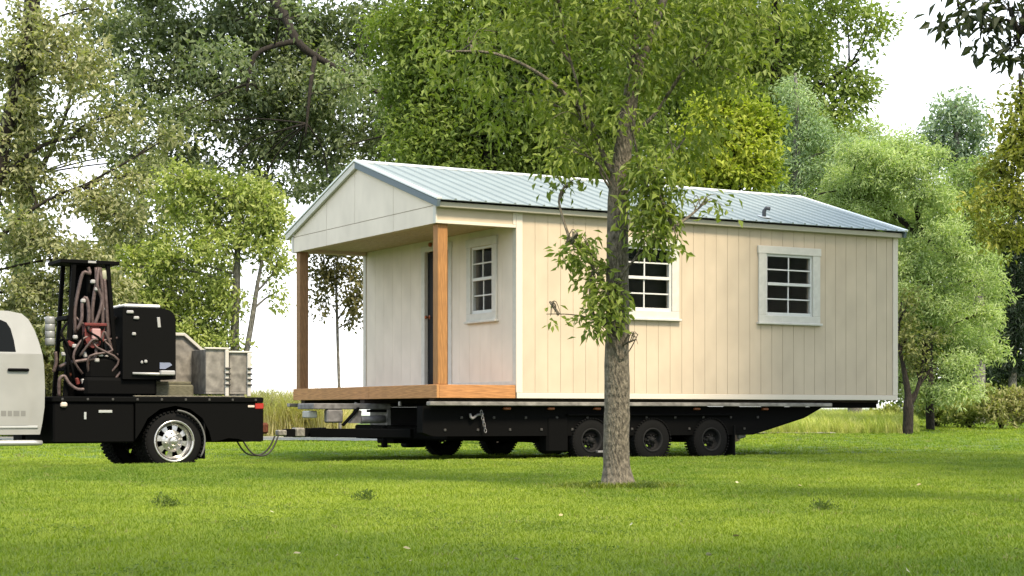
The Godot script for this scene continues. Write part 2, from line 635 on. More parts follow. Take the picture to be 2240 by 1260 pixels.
	for k in 3:
		st = new_st()
		var cuts := [0.0, 1.23, 3.42, W]
		span(st, Vector3(-0.014, HB - 0.002, -cuts[k] - (0.003 if k else -0.012)), Vector3(0.0006, 3.243, -cuts[k + 1] + (0.003 if k < 2 else -0.012)), 0.002)
		put("gable_fascia", st, paint_front, gb)
	for vv in [-0.018, W - 0.062]:
		st = new_st()
		span(st, Vector3(-0.024, HB - 0.005, -vv), Vector3(-0.013, 3.262, -vv - 0.08), 0.003)
		put("gable_corner_trim", st, trim, gb)
	# roof: ribbed metal panels on both slopes
	var tin := mat("roof metal", Color(0.23, 0.27, 0.27), 0.5, 0.15, "soft", Vector3(0.6, 0.6, 0.6))
	var run := W * 0.5 + 0.154
	var slope := (RIDGE - EAVE) / run
	var nsl := Vector3(0, run, RIDGE - EAVE).normalized()
	for far in [false, true]:
		var at := func(x: float, t: float, lift: float) -> Vector3:     # t 0 at eave, 1 at ridge
			var z := lerpf(0.154, -W * 0.5, t)
			var p := Vector3(x, EAVE + (RIDGE - EAVE) * t, z) + nsl * lift
			return Vector3(p.x, p.y, -W - p.z) if far else p
		for k in 9:
			var xa := -0.05 + k * 0.8699
			st = new_st()
			var pr := []
			for r in 4:
				var q := xa + r * 0.2175
				pr.append_array([[q, 0.0], [q + 0.012, 0.02], [q + 0.032, 0.02], [q + 0.044, 0.0], [q + 0.13, 0.004]])
			pr.append([xa + 0.8699, 0.0])
			var up := Vector3(0, 1, 0)
			for i in pr.size() - 1:
				quad(st, at.call(pr[i][0], 0.0, pr[i][1]), at.call(pr[i + 1][0], 0.0, pr[i + 1][1]), at.call(pr[i + 1][0], 0.995, pr[i + 1][1]), at.call(pr[i][0], 0.995, pr[i][1]), up)
				quad(st, at.call(pr[i][0], 0.0, pr[i][1]), at.call(pr[i + 1][0], 0.0, pr[i + 1][1]), at.call(pr[i + 1][0], 0.0, -0.006), at.call(pr[i][0], 0.0, -0.006), Vector3(0, -0.2, -1 if far else 1))
			quad(st, at.call(xa, 0.0, -0.006), at.call(xa + 0.8699, 0.0, -0.006), at.call(xa + 0.8699, 0.995, -0.006), at.call(xa, 0.995, -0.006), -up)
			put("roof_panel", st, tin, shed, o)
		# rake flashing
		for x in [-0.062, L + 0.028]:
			st = new_st()
			var a: Vector3 = at.call(x + 0.017, -0.002, 0.0)
			var b: Vector3 = at.call(x + 0.017, 1.0, 0.0)
			bar(st, a + Vector3(0, 0.012, 0), b + Vector3(0, 0.012, 0), 0.07, 0.03, 0.004)
			put("rake_flashing", st, mat("white metal", Color(0.62, 0.64, 0.64), 0.35, 0.1), shed, o)
			st = new_st()
			var dn := Vector3(0, -0.052, 0)
			bar(st, a + dn + Vector3(0, 0, 0.02 if far else -0.02), b + dn, 0.045, 0.085, 0.004)
			put("rake_board", st, mat("dark rake board", Color(0.10, 0.13, 0.15), 0.6) if not far else trim, shed, o)
	# underside decking of the roof
	st = new_st()
	prism(st, PackedVector2Array([Vector2(0.10, EAVE - 0.012), Vector2(-W - 0.10, EAVE - 0.012), Vector2(-W * 0.5, RIDGE - 0.02), Vector2(-W * 0.5, RIDGE - 0.05)]), 0.031, 0.05, 0)
	# ridge cap
	st = new_st()
	for sg in [-1.0, 1.0]:
		bar(st, Vector3(-0.07, RIDGE + 0.012 - 0.055 * slope, -W * 0.5 + sg * 0.06), Vector3(L + 0.06, RIDGE + 0.012 - 0.055 * slope, -W * 0.5 + sg * 0.06), 0.135, 0.02, 0.003, Vector3(0, 1, sg * slope).normalized())
	put("ridge_cap", st, mat("white metal", Color(0.62, 0.64, 0.64), 0.35, 0.1), shed, o)
	# vent pipe
	st = new_st(true)
	var vp := Vector3(5.35, EAVE + 0.30 * slope + 0.0, -0.15)
	tube(st, [vp + Vector3(0, -0.1, 0), vp + Vector3(0, 0.10, 0), vp + Vector3(0.02, 0.14, 0.02), vp + Vector3(0.07, 0.13, 0.05)], [0.03, 0.03, 0.03, 0.03], 8)
	var vent := put("vent_pipe", st, mat("dark vent", Color(0.05, 0.055, 0.065), 0.5), shed, o)
	st = new_st()
	box(st, vp + Vector3(0, 0.02, 0), Vector3(0.16, 0.012, 0.16), 0.002, Basis(Vector3.RIGHT, atan(slope)))
	put("vent_flashing", st, mat("galvanised", Color(0.5, 0.52, 0.53), 0.4, 0.5), vent)
	# windows
	window(shed, o, Vector3((win_b[0] + win_b[1]) * 0.5, 0, 0.0), Basis(), win_b[1] - win_b[0], win_b[2], win_b[3], trim, 0.165)
	window(shed, o, Vector3((win_a[0] + win_a[1]) * 0.5, 0, 0.0), Basis(), win_a[1] - win_a[0], win_a[2], win_a[3], trim, 0.15)
	window(shed, o, Vector3(P1, 0, -(hw[0] + hw[1]) * 0.5), Basis(Vector3.UP, -PI / 2), hw[1] - hw[0], hw[2], hw[3], trim, 0.145)
	# door
	st = new_st()
	span(st, Vector3(P1 + 0.03, DECK + 0.012, -hd2[0] - 0.03), Vector3(P1 + 0.07, hd2[3] - 0.025, -hd2[1] + 0.03), 0.004)
	var door := put("door", st, mat("black door", Color(0.012, 0.012, 0.013), 0.45), shed, o)
	for py in [[1.15, 1.75], [1.9, 2.8]]:
		for pz in [[0.12, 0.34], [0.41, 0.63]]:
			st = new_st()
			span(st, Vector3(P1 + 0.022, py[0], -hd2[0] - pz[0]), Vector3(P1 + 0.031, py[1], -hd2[0] - pz[1]), 0.006)
			put("door_panel", st, mat("black door", Color(0.012, 0.012, 0.013), 0.45), door)
	st = new_st(true)
	lathe(st, [Vector2(0.0, 0.075), Vector2(0.02, 0.07), Vector2(0.027, 0.05), Vector2(0.012, 0.035), Vector2(0.012, 0.005), Vector2(0.03, 0.0)], Vector3(P1 + 0.03, 1.98, -hd2[1] + 0.08), Basis(Vector3(0, 0, 1), Vector3(-1, 0, 0), Vector3(0, 1, 0)), 14)
	put("handle", st, mat("bronze", Color(0.30, 0.10, 0.05), 0.4, 0.6), door)
	st = new_st()
	span(st, Vector3(P1 - 0.014, DECK + 0.002, -hd2[0] + 0.09), Vector3(P1 + 0.06, hd2[3] - 0.001, -hd2[0] - 0.012), 0.003)
	span(st, Vector3(P1 - 0.014, DECK + 0.002, -hd2[1] + 0.012), Vector3(P1 + 0.06, hd2[3] - 0.001, -hd2[1] - 0.09), 0.003)
	span(st, Vector3(P1 - 0.016, hd2[3] - 0.012, -hd2[0] + 0.1), Vector3(P1 + 0.06, hd2[3] + 0.07, -hd2[1] - 0.1), 0.003)
	put("door_casing", st, trim, shed, o)
	st = new_st()
	box(st, Vector3(P1 - 0.03, 3.005, -2.406), Vector3(0.05, 0.06, 0.05), 0.012)
	put("porch_light", st, mat("bronze", Color(0.30, 0.10, 0.05), 0.4, 0.6), shed, o)
	# porch posts and rim
	for p in [[0.035, 0.035], [0.035, W - 0.175], [0.9, W - 0.14]]:
		if p[0] > 0.5:
			continue
		st = new_st()
		span(st, Vector3(p[0], DECK, -p[1]), Vector3(p[0] + 0.14, HB, -p[1] - 0.14), 0.006)
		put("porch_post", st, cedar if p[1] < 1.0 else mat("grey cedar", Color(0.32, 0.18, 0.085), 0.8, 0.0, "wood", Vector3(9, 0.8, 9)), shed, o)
	st = new_st()
	span(st, Vector3(0.04, 0.80, 0.0), Vector3(P1 - 0.016, DECK - 0.002, -0.04), 0.004)
	put("deck_side_beam", st, cedar_x, shed, o)
	st = new_st()
	span(st, Vector3(0.04, 0.80, -W), Vector3(P1 - 0.016, DECK - 0.002, -W + 0.04), 0.004)
	put("deck_side_beam", st, cedar_x, shed, o)
	for seg in [[0.0, 2.02], [2.026, W]]:
		st = new_st()
		span(st, Vector3(0.0, 0.80, -seg[0]), Vector3(0.0385, DECK - 0.002, -seg[1]), 0.004)
		put("deck_front_beam", st, cedar_z, shed, o)
	for k in 8:
		st = new_st()
		span(st, Vector3(0.005 + k * 0.145, DECK - 0.03, -W + 0.045), Vector3(0.145 + k * 0.145, DECK, -0.045), 0.004)
		put("deck_board", st, cedar_z, shed, o)
	for k in 7:
		st = new_st()
		span(st, Vector3(0.04, 0.82, -0.6 - k * 0.58), Vector3(P1, DECK - 0.031, -0.64 - k * 0.58))
		put("deck_joist", st, dark_wood, shed, o)

func window(shed: Node3D, o: Vector3, c: Vector3, bs: Basis, w: float, ya: float, yb: float, trim: Material, cas: float) -> void:
	# window in its own frame: x across, z outwards; casing is the part, sash bars, panes and sill its pieces
	var frame := mat("window vinyl", Color(0.52, 0.52, 0.50), 0.45)
	var h := w * 0.5
	var root := MeshInstance3D.new()
	root.name = "window"
	var st := new_st()
	var s := cas - 0.03
	box(st, Vector3(-h - s * 0.5, (ya + yb) * 0.5, 0.014), Vector3(s, yb - ya, 0.032), 0.004)
	box(st, Vector3(h + s * 0.5, (ya + yb) * 0.5, 0.014), Vector3(s, yb - ya, 0.032), 0.004)
	box(st, Vector3(0, yb + 0.055, 0.016), Vector3(w + 2 * s + 0.03, 0.11, 0.036), 0.004)
	box(st, Vector3(0, ya - 0.05, 0.014), Vector3(w + 2 * s, 0.10, 0.032), 0.004)
	st.generate_normals()
	root.mesh = st.commit()
	root.material_override = trim
	root.transform = Transform3D(bs, c + o)
	shed.add_child(root, true)
	st = new_st()
	box(st, Vector3(0, ya - 0.115, 0.025), Vector3(w + 2 * s + 0.05, 0.032, 0.07), 0.006)
	put("sill", st, trim, root)
	st = new_st()
	var f := 0.032
	var z := -0.02
	box(st, Vector3(-h + f * 0.5, (ya + yb) * 0.5, z), Vector3(f, yb - ya, 0.05), 0.003)
	box(st, Vector3(h - f * 0.5, (ya + yb) * 0.5, z), Vector3(f, yb - ya, 0.05), 0.003)
	box(st, Vector3(0, ya + 0.022, z), Vector3(w - 2 * f, 0.044, 0.05), 0.003)
	box(st, Vector3(0, yb - 0.018, z), Vector3(w - 2 * f, 0.036, 0.05), 0.003)
	put("frame", st, frame, root)
	var ym := (ya + yb) * 0.5 + 0.012
	st = new_st()
	box(st, Vector3(0, ym, z + 0.008), Vector3(w - 2 * f, 0.042, 0.05), 0.003)
	put("meeting_rail", st, frame, root)
	var glass := StandardMaterial3D.new()
	if mats.has("pane glass"):
		glass = mats["pane glass"]
	else:
		glass.transparency = BaseMaterial3D.TRANSPARENCY_ALPHA
		glass.albedo_color = Color(0.12, 0.16, 0.14, 0.1)
		glass.roughness = 0.03
		glass.metallic_specular = 0.12
		mats["pane glass"] = glass
	for lower in [true, false]:
		var p0: float = (ya + 0.044) if lower else (ym + 0.021)
		var p1: float = (ym - 0.021) if lower else (yb - 0.036)
		var zz := z - (0.0 if lower else -0.01)
		st = new_st()
		box(st, Vector3(0, (p0 + p1) * 0.5, zz), Vector3(0.02, p1 - p0, 0.016), 0.003)
		for sx in [-1.0, 1.0]:
			box(st, Vector3(sx * (w * 0.25 - f * 0.5 + 0.005), (p0 + p1) * 0.5, zz), Vector3(w * 0.5 - f - 0.01, 0.02, 0.015), 0.003)
		put("muntin", st, frame, root)
		for sx in [-1.0, 1.0]:
			for sy in [0, 1]:
				st = new_st()
				var q0 := lerpf(p0, p1, 0.5 * sy) + (0.01 if sy else 0.0)
				var q1 := lerpf(p0, p1, 0.5 * sy + 0.5) - (0.0 if sy else 0.01)
				var x0: float = sx * 0.01
				var x1: float = sx * (h - f)
				quad(st, Vector3(x0, q0, zz), Vector3(x1, q0, zz), Vector3(x1, q1, zz), Vector3(x0, q1, zz), Vector3(0, 0, 1))
				put("pane", st, glass, root)

# ---------------------------------------------------------------- wheels
func wheel(parent: Node3D, c: Vector3, r: float, rim_r: float, width: float, bright: bool, side := 1.0) -> void:
	# axle along z; side +1 faces +z
	var bs := Basis(Vector3(1, 0, 0), Vector3(0, 0, side), Vector3(0, 1, 0))
	var rub := mat("tyre rubber", Color(0.012, 0.012, 0.012), 0.85, 0.0, "fine", Vector3.ONE * 5.0)
	var root := MeshInstance3D.new()
	root.name = "wheel"
	var st := new_st(true)
	var hw := width * 0.5
	lathe(st, [Vector2(rim_r - 0.02, -hw * 0.8), Vector2(rim_r + 0.01, -hw), Vector2(r - 0.04, -hw), Vector2(r, -hw * 0.7), Vector2(r, hw * 0.7), Vector2(r - 0.012, hw * 0.86), Vector2(r - 0.03, hw * 0.97), Vector2(rim_r + 0.03, hw * 1.02), Vector2(rim_r + 0.01, hw), Vector2(rim_r - 0.02, hw * 0.8)], Vector3.ZERO, bs, 40)
	st.generate_normals()
	root.mesh = st.commit()
	root.material_override = rub
	root.position = c
	parent.add_child(root, true)
	# tread blocks
	st = new_st()
	for k in 44:
		for row in [-0.5, 0.0, 0.5]:
			var a: float = TAU * (k + row) / 44.0
			var d := Vector3(cos(a), sin(a), 0)
			box(st, d * (r - 0.001) + Vector3(0, 0, row * width * 0.8), Vector3(0.014, r * 0.09, width * 0.3), 0.002, Basis(d, Vector3(-d.y, d.x, 0), Vector3(0, 0, 1)))
	tag(put("tread", st, rub, root), "", "", "", "stuff")
	var metal := mat("polished rim", Color(0.62, 0.60, 0.57), 0.28, 0.85, "fine", Vector3.ONE * 2.0) if bright else mat("grey rim", Color(0.018, 0.018, 0.018), 0.6, 0.1)
	st = new_st(true)
	lathe(st, [Vector2(rim_r + 0.018, hw * 1.0), Vector2(rim_r + 0.016, hw * 1.08), Vector2(rim_r, hw * 1.08), Vector2(rim_r - 0.012, hw * 0.9), Vector2(rim_r - 0.018, hw * 0.45), Vector2(rim_r - 0.05, hw * 0.3)], Vector3.ZERO, bs, 40)
	put("rim", st, metal, root)
	# disc with hand holes
	st = new_st()
	var n := 32
	for k in n:
		var a0 := TAU * k / n
		var a1 := TAU * (k + 1) / n
		var hole := k % 4 < 2
		var rr := [0.0, rim_r * 0.30, rim_r * 0.56, rim_r * 0.80, rim_r - 0.045]
		var hh := [hw * 0.75, hw * 0.72, hw * 0.42, hw * 0.36, hw * 0.30]
		for i in 4:
			if i == 2 and hole:
				continue
			var pa := Vector3(cos(a0) * rr[i], sin(a0) * rr[i], side * hh[i])
			var pb := Vector3(cos(a1) * rr[i], sin(a1) * rr[i], side * hh[i])
			var pc := Vector3(cos(a1) * rr[i + 1], sin(a1) * rr[i + 1], side * hh[i + 1])
			var pd := Vector3(cos(a0) * rr[i + 1], sin(a0) * rr[i + 1], side * hh[i + 1])
			if i == 0:
				tri(st, pa, pc, pd, Vector3(0, 0, side))
			else:
				quad(st, pa, pb, pc, pd, Vector3(0, 0, side))
	put("wheel_disc", st, metal, root)
	st = new_st(true)
	lathe(st, [Vector2(0.0, hw * 1.12), Vector2(rim_r * 0.16, hw * 1.1), Vector2(rim_r * 0.24, hw * 0.98), Vector2(rim_r * 0.25, hw * 0.7)], Vector3.ZERO, bs, 20)
	put("hub_cap", st, metal, root)
	st = new_st(true)
	for k in 8:
		var a := TAU * k / 8.0 + 0.2
		lathe(st, [Vector2(0.0, 0.03), Vector2(0.012, 0.025), Vector2(0.014, 0.0)], Vector3(cos(a) * rim_r * 0.42, sin(a) * rim_r * 0.42, side * hw * 0.56), bs, 6)
	put("lug_nut_ring", st, metal, root)

# ---------------------------------------------------------------- trailer
func build_trailer() -> void:
	# local: x along the cabin, y over its ground, z from the centre line (near side +)
	var t := thing("house_trailer", "low black house-moving trailer under the cabin, coupled to the pickup", "trailer", on_rig(0, -0.06, -W * 0.5), YAW)
	var black := mat("black steel", Color(0.004, 0.004, 0.004), 0.75)
	var grey := mat("grey painted steel", Color(0.26, 0.25, 0.25), 0.55, 0.2, "dirt", Vector3.ONE * 1.5)
	var rail := mat("galvanised rail", Color(0.30, 0.28, 0.25), 0.5, 0.3, "dirt", Vector3.ONE * 1.2)
	var hz := W * 0.5
	var st := new_st()
	for s in [1.0, -1.0]:
		st = new_st()
		span(st, Vector3(-0.10, 0.762, s * (hz - 0.10)), Vector3(6.48, 0.815, s * (hz + 0.01)), 0.008)
		put("top_rail", st, rail, t)
		st = new_st()
		var bx0 := -0.12 if s > 0.0 else 1.45
		prism(st, PackedVector2Array([Vector2(bx0, 0.76), Vector2(bx0, 0.42), Vector2(bx0 + 0.15, 0.37), Vector2(5.15, 0.36), Vector2(5.6, 0.47), Vector2(6.1, 0.6), Vector2(6.45, 0.76)]), s * (hz - 0.32), s * (hz - 0.16), 2)
		put("main_beam", st, black, t)
		st = new_st()
		span(st, Vector3(6.3, 0.745, s * (hz - 0.3)), Vector3(7.48, 0.826, s * (hz - 0.16)), 0.005)
		put("tail_beam", st, black, t)
	for k in range(2, 9):
		st = new_st()
		span(st, Vector3(0.0 + k * 0.62, 0.55, -hz + 0.33), Vector3(0.09 + k * 0.62, 0.72, hz - 0.33), 0.004)
		put("cross_member", st, black, t)
	st = new_st()
	span(st, Vector3(0.6, 0.30, -hz + 0.9), Vector3(5.0, 0.5, hz - 0.9), 0.02)
	put("axle_carriage", st, black, t)
	# wheels: three a side
	for x in [2.41, 3.405, 4.40]:
		for s in [1.0, -1.0]:
			wheel(t, Vector3(x, 0.30, s * (hz - 0.24)), 0.30, 0.15, 0.22, false, s)
		st = new_st(true)
		tube(st, [Vector3(x, 0.3, -hz + 0.3), Vector3(x, 0.3, hz - 0.3)], [0.05, 0.05], 10)
		put("axle", st, black, t)
	for s in [1.0, -1.0]:
		st = new_st()
		span(st, Vector3(1.72, 0.14, s * (hz - 0.38)), Vector3(2.06, 0.62, s * (hz - 0.14)), 0.03)
		put("battery_box", st, black, t)
		st = new_st()
		span(st, Vector3(4.80, 0.06, s * (hz - 0.36)), Vector3(4.815, 0.5, s * (hz - 0.12)), 0.002)
		put("mudflap", st, mat("tyre rubber", Color(0.012, 0.012, 0.012), 0.85), t)
		st = new_st()
		box(st, Vector3(5.05, 0.37, s * (hz - 0.3)), Vector3(0.16, 0.13, 0.05), 0.02, Basis(Vector3(0, 0, 1), 0.2))
		put("mudflap_hanger", st, grey, t)
		st = new_st()
		span(st, Vector3(2.02, 0.63, s * (hz - 0.35)), Vector3(4.75, 0.66, s * (hz - 0.10)), 0.01)
		put("fender", st, black, t)
		st = new_st()
		span(st, Vector3(2.44, 0.135, s * (hz - 0.08)), Vector3(2.66, 0.165, s * (hz - 0.02)), 0.006)
		put("step", st, grey, t)
	# low landing block under the middle
	st = new_st()
	span(st, Vector3(1.1, 0.22, -hz + 0.6), Vector3(1.5, 0.4, -hz + 1.2), 0.02)
	put("suspension_block", st, black, t)
	# tongue
	st = new_st()
	bar(st, Vector3(0.1, 0.40, hz - 0.9), Vector3(-0.75, 0.40, 0.1), 0.09, 0.12, 0.008)
	bar(st, Vector3(0.1, 0.40, -hz + 0.9), Vector3(-0.75, 0.40, -0.1), 0.09, 0.12, 0.008)
	span(st, Vector3(-1.1, 0.345, -0.07), Vector3(0.9, 0.455, 0.07), 0.01)
	span(st, Vector3(0.95, 0.36, -hz + 0.9), Vector3(1.07, 0.74, hz - 0.33), 0.005)
	var tongue := put("tongue", st, black, t)
	st = new_st()
	span(st, Vector3(-1.22, 0.36, -0.06), Vector3(-0.98, 0.44, 0.06), 0.015)
	span(st, Vector3(-0.98, 0.34, -0.085), Vector3(-0.83, 0.47, 0.085), 0.02)
	put("coupler", st, mat("worn steel", Color(0.33, 0.31, 0.27), 0.5, 0.4, "dirt", Vector3.ONE * 4.0), tongue)
	# grey winch frame under the porch
	st = new_st()
	span(st, Vector3(-0.80, 0.72, -0.28), Vector3(0.36, 0.80, 0.28), 0.01)
	span(st, Vector3(0.30, 0.50, -0.28), Vector3(0.36, 0.72, 0.28), 0.006)
	span(st, Vector3(-0.60, 0.535, 0.16), Vector3(-0.36, 0.72, 0.28), 0.02)
	var wf := put("winch_frame", st, grey, t)
	st = new_st()
	span(st, Vector3(-0.80, 0.60, -0.12), Vector3(-0.67, 0.70, 0.12), 0.015)
	put("control_box", st, mat("pale plastic", Color(0.45, 0.44, 0.40), 0.5), wf)
	st = new_st()
	bar(st, Vector3(-0.38, 0.50, 0.3), Vector3(-0.14, 0.74, 0.3), 0.05, 0.035, 0.005)
	span(st, Vector3(0.02, 0.68, 0.20), Vector3(0.29, 0.715, 0.285), 0.006)
	put("brace", st, black, wf)
	st = new_st(true)
	tube(st, [Vector3(-0.08, 0.575, 0.24), Vector3(0.28, 0.585, 0.24)], [0.055, 0.055], 14)
	put("hydraulic_cylinder", st, grey, wf)
	st = new_st()
	prism(st, PackedVector2Array([Vector2(-0.26, 0.53), Vector2(-0.10, 0.53), Vector2(-0.08, 0.70), Vector2(-0.17, 0.72)]), 0.2, 0.27, 2)
	put("pivot_plate", st, grey, wf)
	st = new_st(true)
	tube(st, [Vector3(0.55, 0.66, hz - 0.13), Vector3(0.57, 0.6, hz - 0.11), Vector3(0.66, 0.645, hz - 0.13), Vector3(0.74, 0.65, hz - 0.12)], [0.018, 0.02, 0.015, 0.022], 7, 3)
	put("hose_end", st, grey, t)
	for x in [-0.02, 0.44]:
		st = new_st()
		box(st, Vector3(0.012, 0.79, 1.2 - x * 3.0), Vector3(0.03, 0.06, 0.04), 0.005)
		put("bolt_bracket", st, rail, t)
	# landing jack foot
	st = new_st()
	span(st, Vector3(0.10, 0.20, 0.5), Vector3(0.17, 0.5, 0.57), 0.006)
	box(st, Vector3(0.135, 0.22, 0.535), Vector3(0.14, 0.02, 0.14), 0.004)
	put("landing_jack", st, black, t)
	# hanging chain on the beam
	st = new_st(true)
	var links := [Vector3(0.70, 0.68, hz - 0.10), Vector3(0.715, 0.6, hz - 0.09), Vector3(0.735, 0.52, hz - 0.09), Vector3(0.755, 0.44, hz - 0.09)]
	for i in 7:
		var q: Vector3 = links[0].lerp(links[3], i / 6.0)
		var a := PI * 0.5 * (i % 2)
		var ring := []
		var rr := []
		for k in 9:
			var b := TAU * k / 8.0
			ring.append(q + Vector3(cos(b) * 0.016 * cos(a), sin(b) * 0.027, cos(b) * 0.016 * sin(a)))
			rr.append(0.006)
		tube(st, ring, rr, 5)
	put("chain", st, grey, t)
	for x in [1.05, 1.72, 2.45, 4.1, 5.3]:
		st = new_st()
		span(st, Vector3(x, 0.712, hz - 0.16), Vector3(x + 0.1, 0.745, hz - 0.10), 0.01)
		put("clearance_light", st, mat("amber lens", Color(0.26, 0.08, 0.03), 0.3), t)
	# bolts along the near beam
	for k in 22:
		st = new_st()
		box(st, Vector3(0.2 + k * 0.24, 0.45 + 0.16 * (k % 2), hz - 0.155), Vector3(0.035, 0.035, 0.02), 0.006)
		put("bolt", st, mat("dull chain", Color(0.045, 0.043, 0.04), 0.6, 0.3), t)

# ---------------------------------------------------------------- truck
func build_truck() -> void:
	# local: x forward is negative, origin under the rear axle on its ground, z near side +
	var t := thing("pickup_truck", "white crew-cab pickup with a black flatbed, towing the trailer", "truck", on_rig(-3.0, -0.12, -W * 0.5), YAW)
	var white := mat("white truck paint", Color(0.265, 0.265, 0.25), 0.3, 0.0, "soft", Vector3.ONE * 0.8)
	white.clearcoat_enabled = true
	white.clearcoat = 0.6
	white.clearcoat_roughness = 0.1
	var black := mat("black steel", Color(0.004, 0.004, 0.004), 0.75)
	var dark := mat("truck glass", Color(0.008, 0.009, 0.010), 0.1)
	var chrome := mat("step metal", Color(0.45, 0.45, 0.43), 0.35, 0.6)
	# cab
	var st := new_st()
	var body := PackedVector2Array([Vector2(-1.655, 0.47), Vector2(-1.625, 0.62), Vector2(-1.60, 0.80), Vector2(-1.595, 1.05), Vector2(-1.605, 1.30), Vector2(-1.625, 1.44), Vector2(-4.0, 1.44), Vector2(-4.2, 1.40), Vector2(-5.2, 1.32), Vector2(-5.38, 1.2), Vector2(-5.4, 0.75), Vector2(-5.25, 0.62)])
	for k in 9:
		var a := PI * (1.0 - k / 8.0)
		body.append(Vector2(-4.72 - 0.46 * cos(PI - a) * -1.0, 0.5 + 0.46 * sin(a)))
	body.append(Vector2(-4.2, 0.47))
	prism(st, body, -0.96, 0.96, 2)
	var cab := put("cab", st, white, t)
	st = new_st()
	var roof := PackedVector2Array([Vector2(-1.625, 1.44), Vector2(-1.655, 1.58), Vector2(-1.70, 1.73), Vector2(-1.765, 1.86), Vector2(-1.84, 1.925), Vector2(-2.0, 1.955), Vector2(-2.7, 1.965), Vector2(-3.2, 1.94), Vector2(-3.42, 1.87), Vector2(-4.0, 1.44)])
	prism(st, roof, -0.955, 0.955, 2, 0.26, 1.44)
	put("roof", st, white, cab)
	# side glass, slightly proud of the tapered side
	for s in [1.0, -1.0]:
		var gl := func(poly: Array, nm: String) -> void:
			var q := new_st()
			var pp := PackedVector2Array(poly)
			prism(q, pp, s * 0.93, s * 0.958, 2, 0.26, 1.44)
			put(nm, q, dark, cab)
		gl.call([Vector2(-1.94, 1.46), Vector2(-1.955, 1.60), Vector2(-1.985, 1.74), Vector2(-2.03, 1.815), Vector2(-2.1, 1.845), Vector2(-2.6, 1.855), Vector2(-2.62, 1.46)], "rear_window")
		gl.call([Vector2(-2.70, 1.46), Vector2(-2.68, 1.855), Vector2(-3.15, 1.84), Vector2(-3.36, 1.76), Vector2(-3.72, 1.46)], "front_window")
		var d := new_st()
		prism(d, PackedVector2Array([Vector2(-1.80, 0.58), Vector2(-1.755, 0.8), Vector2(-1.75, 1.1), Vector2(-1.77, 1.425), Vector2(-2.655, 1.425), Vector2(-2.655, 0.58)]), s * 0.96, s * 0.968, 2)
		var door := put("rear_door", d, white, cab)
		d = new_st()
		span(d, Vector3(-2.045, 1.225, s * 0.968), Vector3(-1.79, 1.262, s * 1.0), 0.012)
		put("handle", d, black, door)
		d = new_st()
		prism(d, PackedVector2Array([Vector2(-2.67, 0.58), Vector2(-2.67, 1.425), Vector2(-3.7, 1.425), Vector2(-3.75, 0.9), Vector2(-3.7, 0.58)]), s * 0.96, s * 0.968, 2)
		put("front_door", d, white, cab)
		d = new_st()
		span(d, Vector3(-4.1, 0.545, s * 0.955), Vector3(-1.68, 0.575, s * 0.975), 0.006)
		put("rocker_trim", d, chrome, cab)
		d = new_st(true)
		tube(d, [Vector3(-3.9, 0.37, s * 1.0), Vector3(-1.75, 0.37, s * 1.0), Vector3(-1.64, 0.37, s * 0.98)], [0.035, 0.035, 0.03], 10)
		put("step_bar", d, chrome, t)
		# worn door lettering, too soft to read: a row of raised grey blocks
		d = new_st()
		var cx := -2.42
		for k in 8:
			var wdt: float = [0.05, 0.07, 0.045, 0.065, 0.06, 0.05, 0.07, 0.055][k]
			span(d, Vector3(cx, 0.69, s * 0.968), Vector3(cx + wdt, 0.755, s * 0.9695))
			cx += wdt + 0.018
		put("worn_lettering", d, mat("faded lettering", Color(0.15, 0.15, 0.14), 0.6), door)
	# bed
	st = new_st()
	span(st, Vector3(-1.52, 0.86, -1.02), Vector3(1.19, 0.93, 1.02), 0.012)
	var bed := put("flatbed", st, black, t)
	st = new_st()
	span(st, Vector3(-0.5, 0.931, 0.93), Vector3(0.95, 0.945, 1.0), 0.004)
	put("rub_rail", st, mat("bed wood edge", Color(0.22, 0.20, 0.15), 0.8, 0.0, "dirt", Vector3.ONE * 3.0), bed)
	st = new_st()
	span(st, Vector3(-1.48, 0.35, -0.45), Vector3(1.15, 0.86, 0.45), 0.01)
	put("chassis", st, black, t)
	for s in [1.0, -1.0]:
		st = new_st()
		span(st, Vector3(-1.5, 0.36, s * 0.5), Vector3(-0.5, 0.858, s * 0.99), 0.02)
		var bx := put("underbed_box", st, black, t)
		st = new_st()
		span(st, Vector3(-0.95, 0.73, s * 0.99), Vector3(-0.78, 0.765, s * 1.0), 0.004)
		span(st, Vector3(-1.13, 0.65, s * 0.99), Vector3(-1.10, 0.74, s * 1.0), 0.004)
		put("latch", st, chrome, bx)
		st = new_st()
		var sk := PackedVector2Array([Vector2(1.19, 0.858), Vector2(1.19, 0.37), Vector2(0.96, 0.36), Vector2(0.86, 0.40), Vector2(0.72, 0.41), Vector2(0.60, 0.38), Vector2(0.50, 0.37)])
		for k in 7:
			var a := lerpf(0.25, PI - 0.25, k / 6.0)
			sk.append(Vector2(0.02 + 0.46 * cos(a), 0.39 + 0.43 * sin(a)))
		sk.append(Vector2(-0.49, 0.4))
		sk.append(Vector2(-0.49, 0.858))
		prism(st, sk, s * 0.965, s * 1.0, 2)
		put("bed_skirt", st, black, t)
		for k in 9:
			st = new_st()
			box(st, Vector3(-1.4 + k * 0.31, 0.895, s * 1.022), Vector3(0.03, 0.03, 0.012), 0.005)
			put("bolt", st, mat("dull chain", Color(0.045, 0.043, 0.04), 0.6, 0.3), bed)
		# fender lip
		st = new_st(true)
		var arc := []
		var rr := []
		for k in 15:
			var a := lerpf(-0.55, 1.5, k / 14.0)
			arc.append(Vector3(0.02 + 0.385 * cos(a), 0.377 + 0.385 * sin(a), s * 1.005))
			rr.append(0.012)
		tube(st, arc, rr, 6)
		put("fender_lip", st, mat("grey rubber", Color(0.10, 0.10, 0.095), 0.6), t)
		st = new_st()
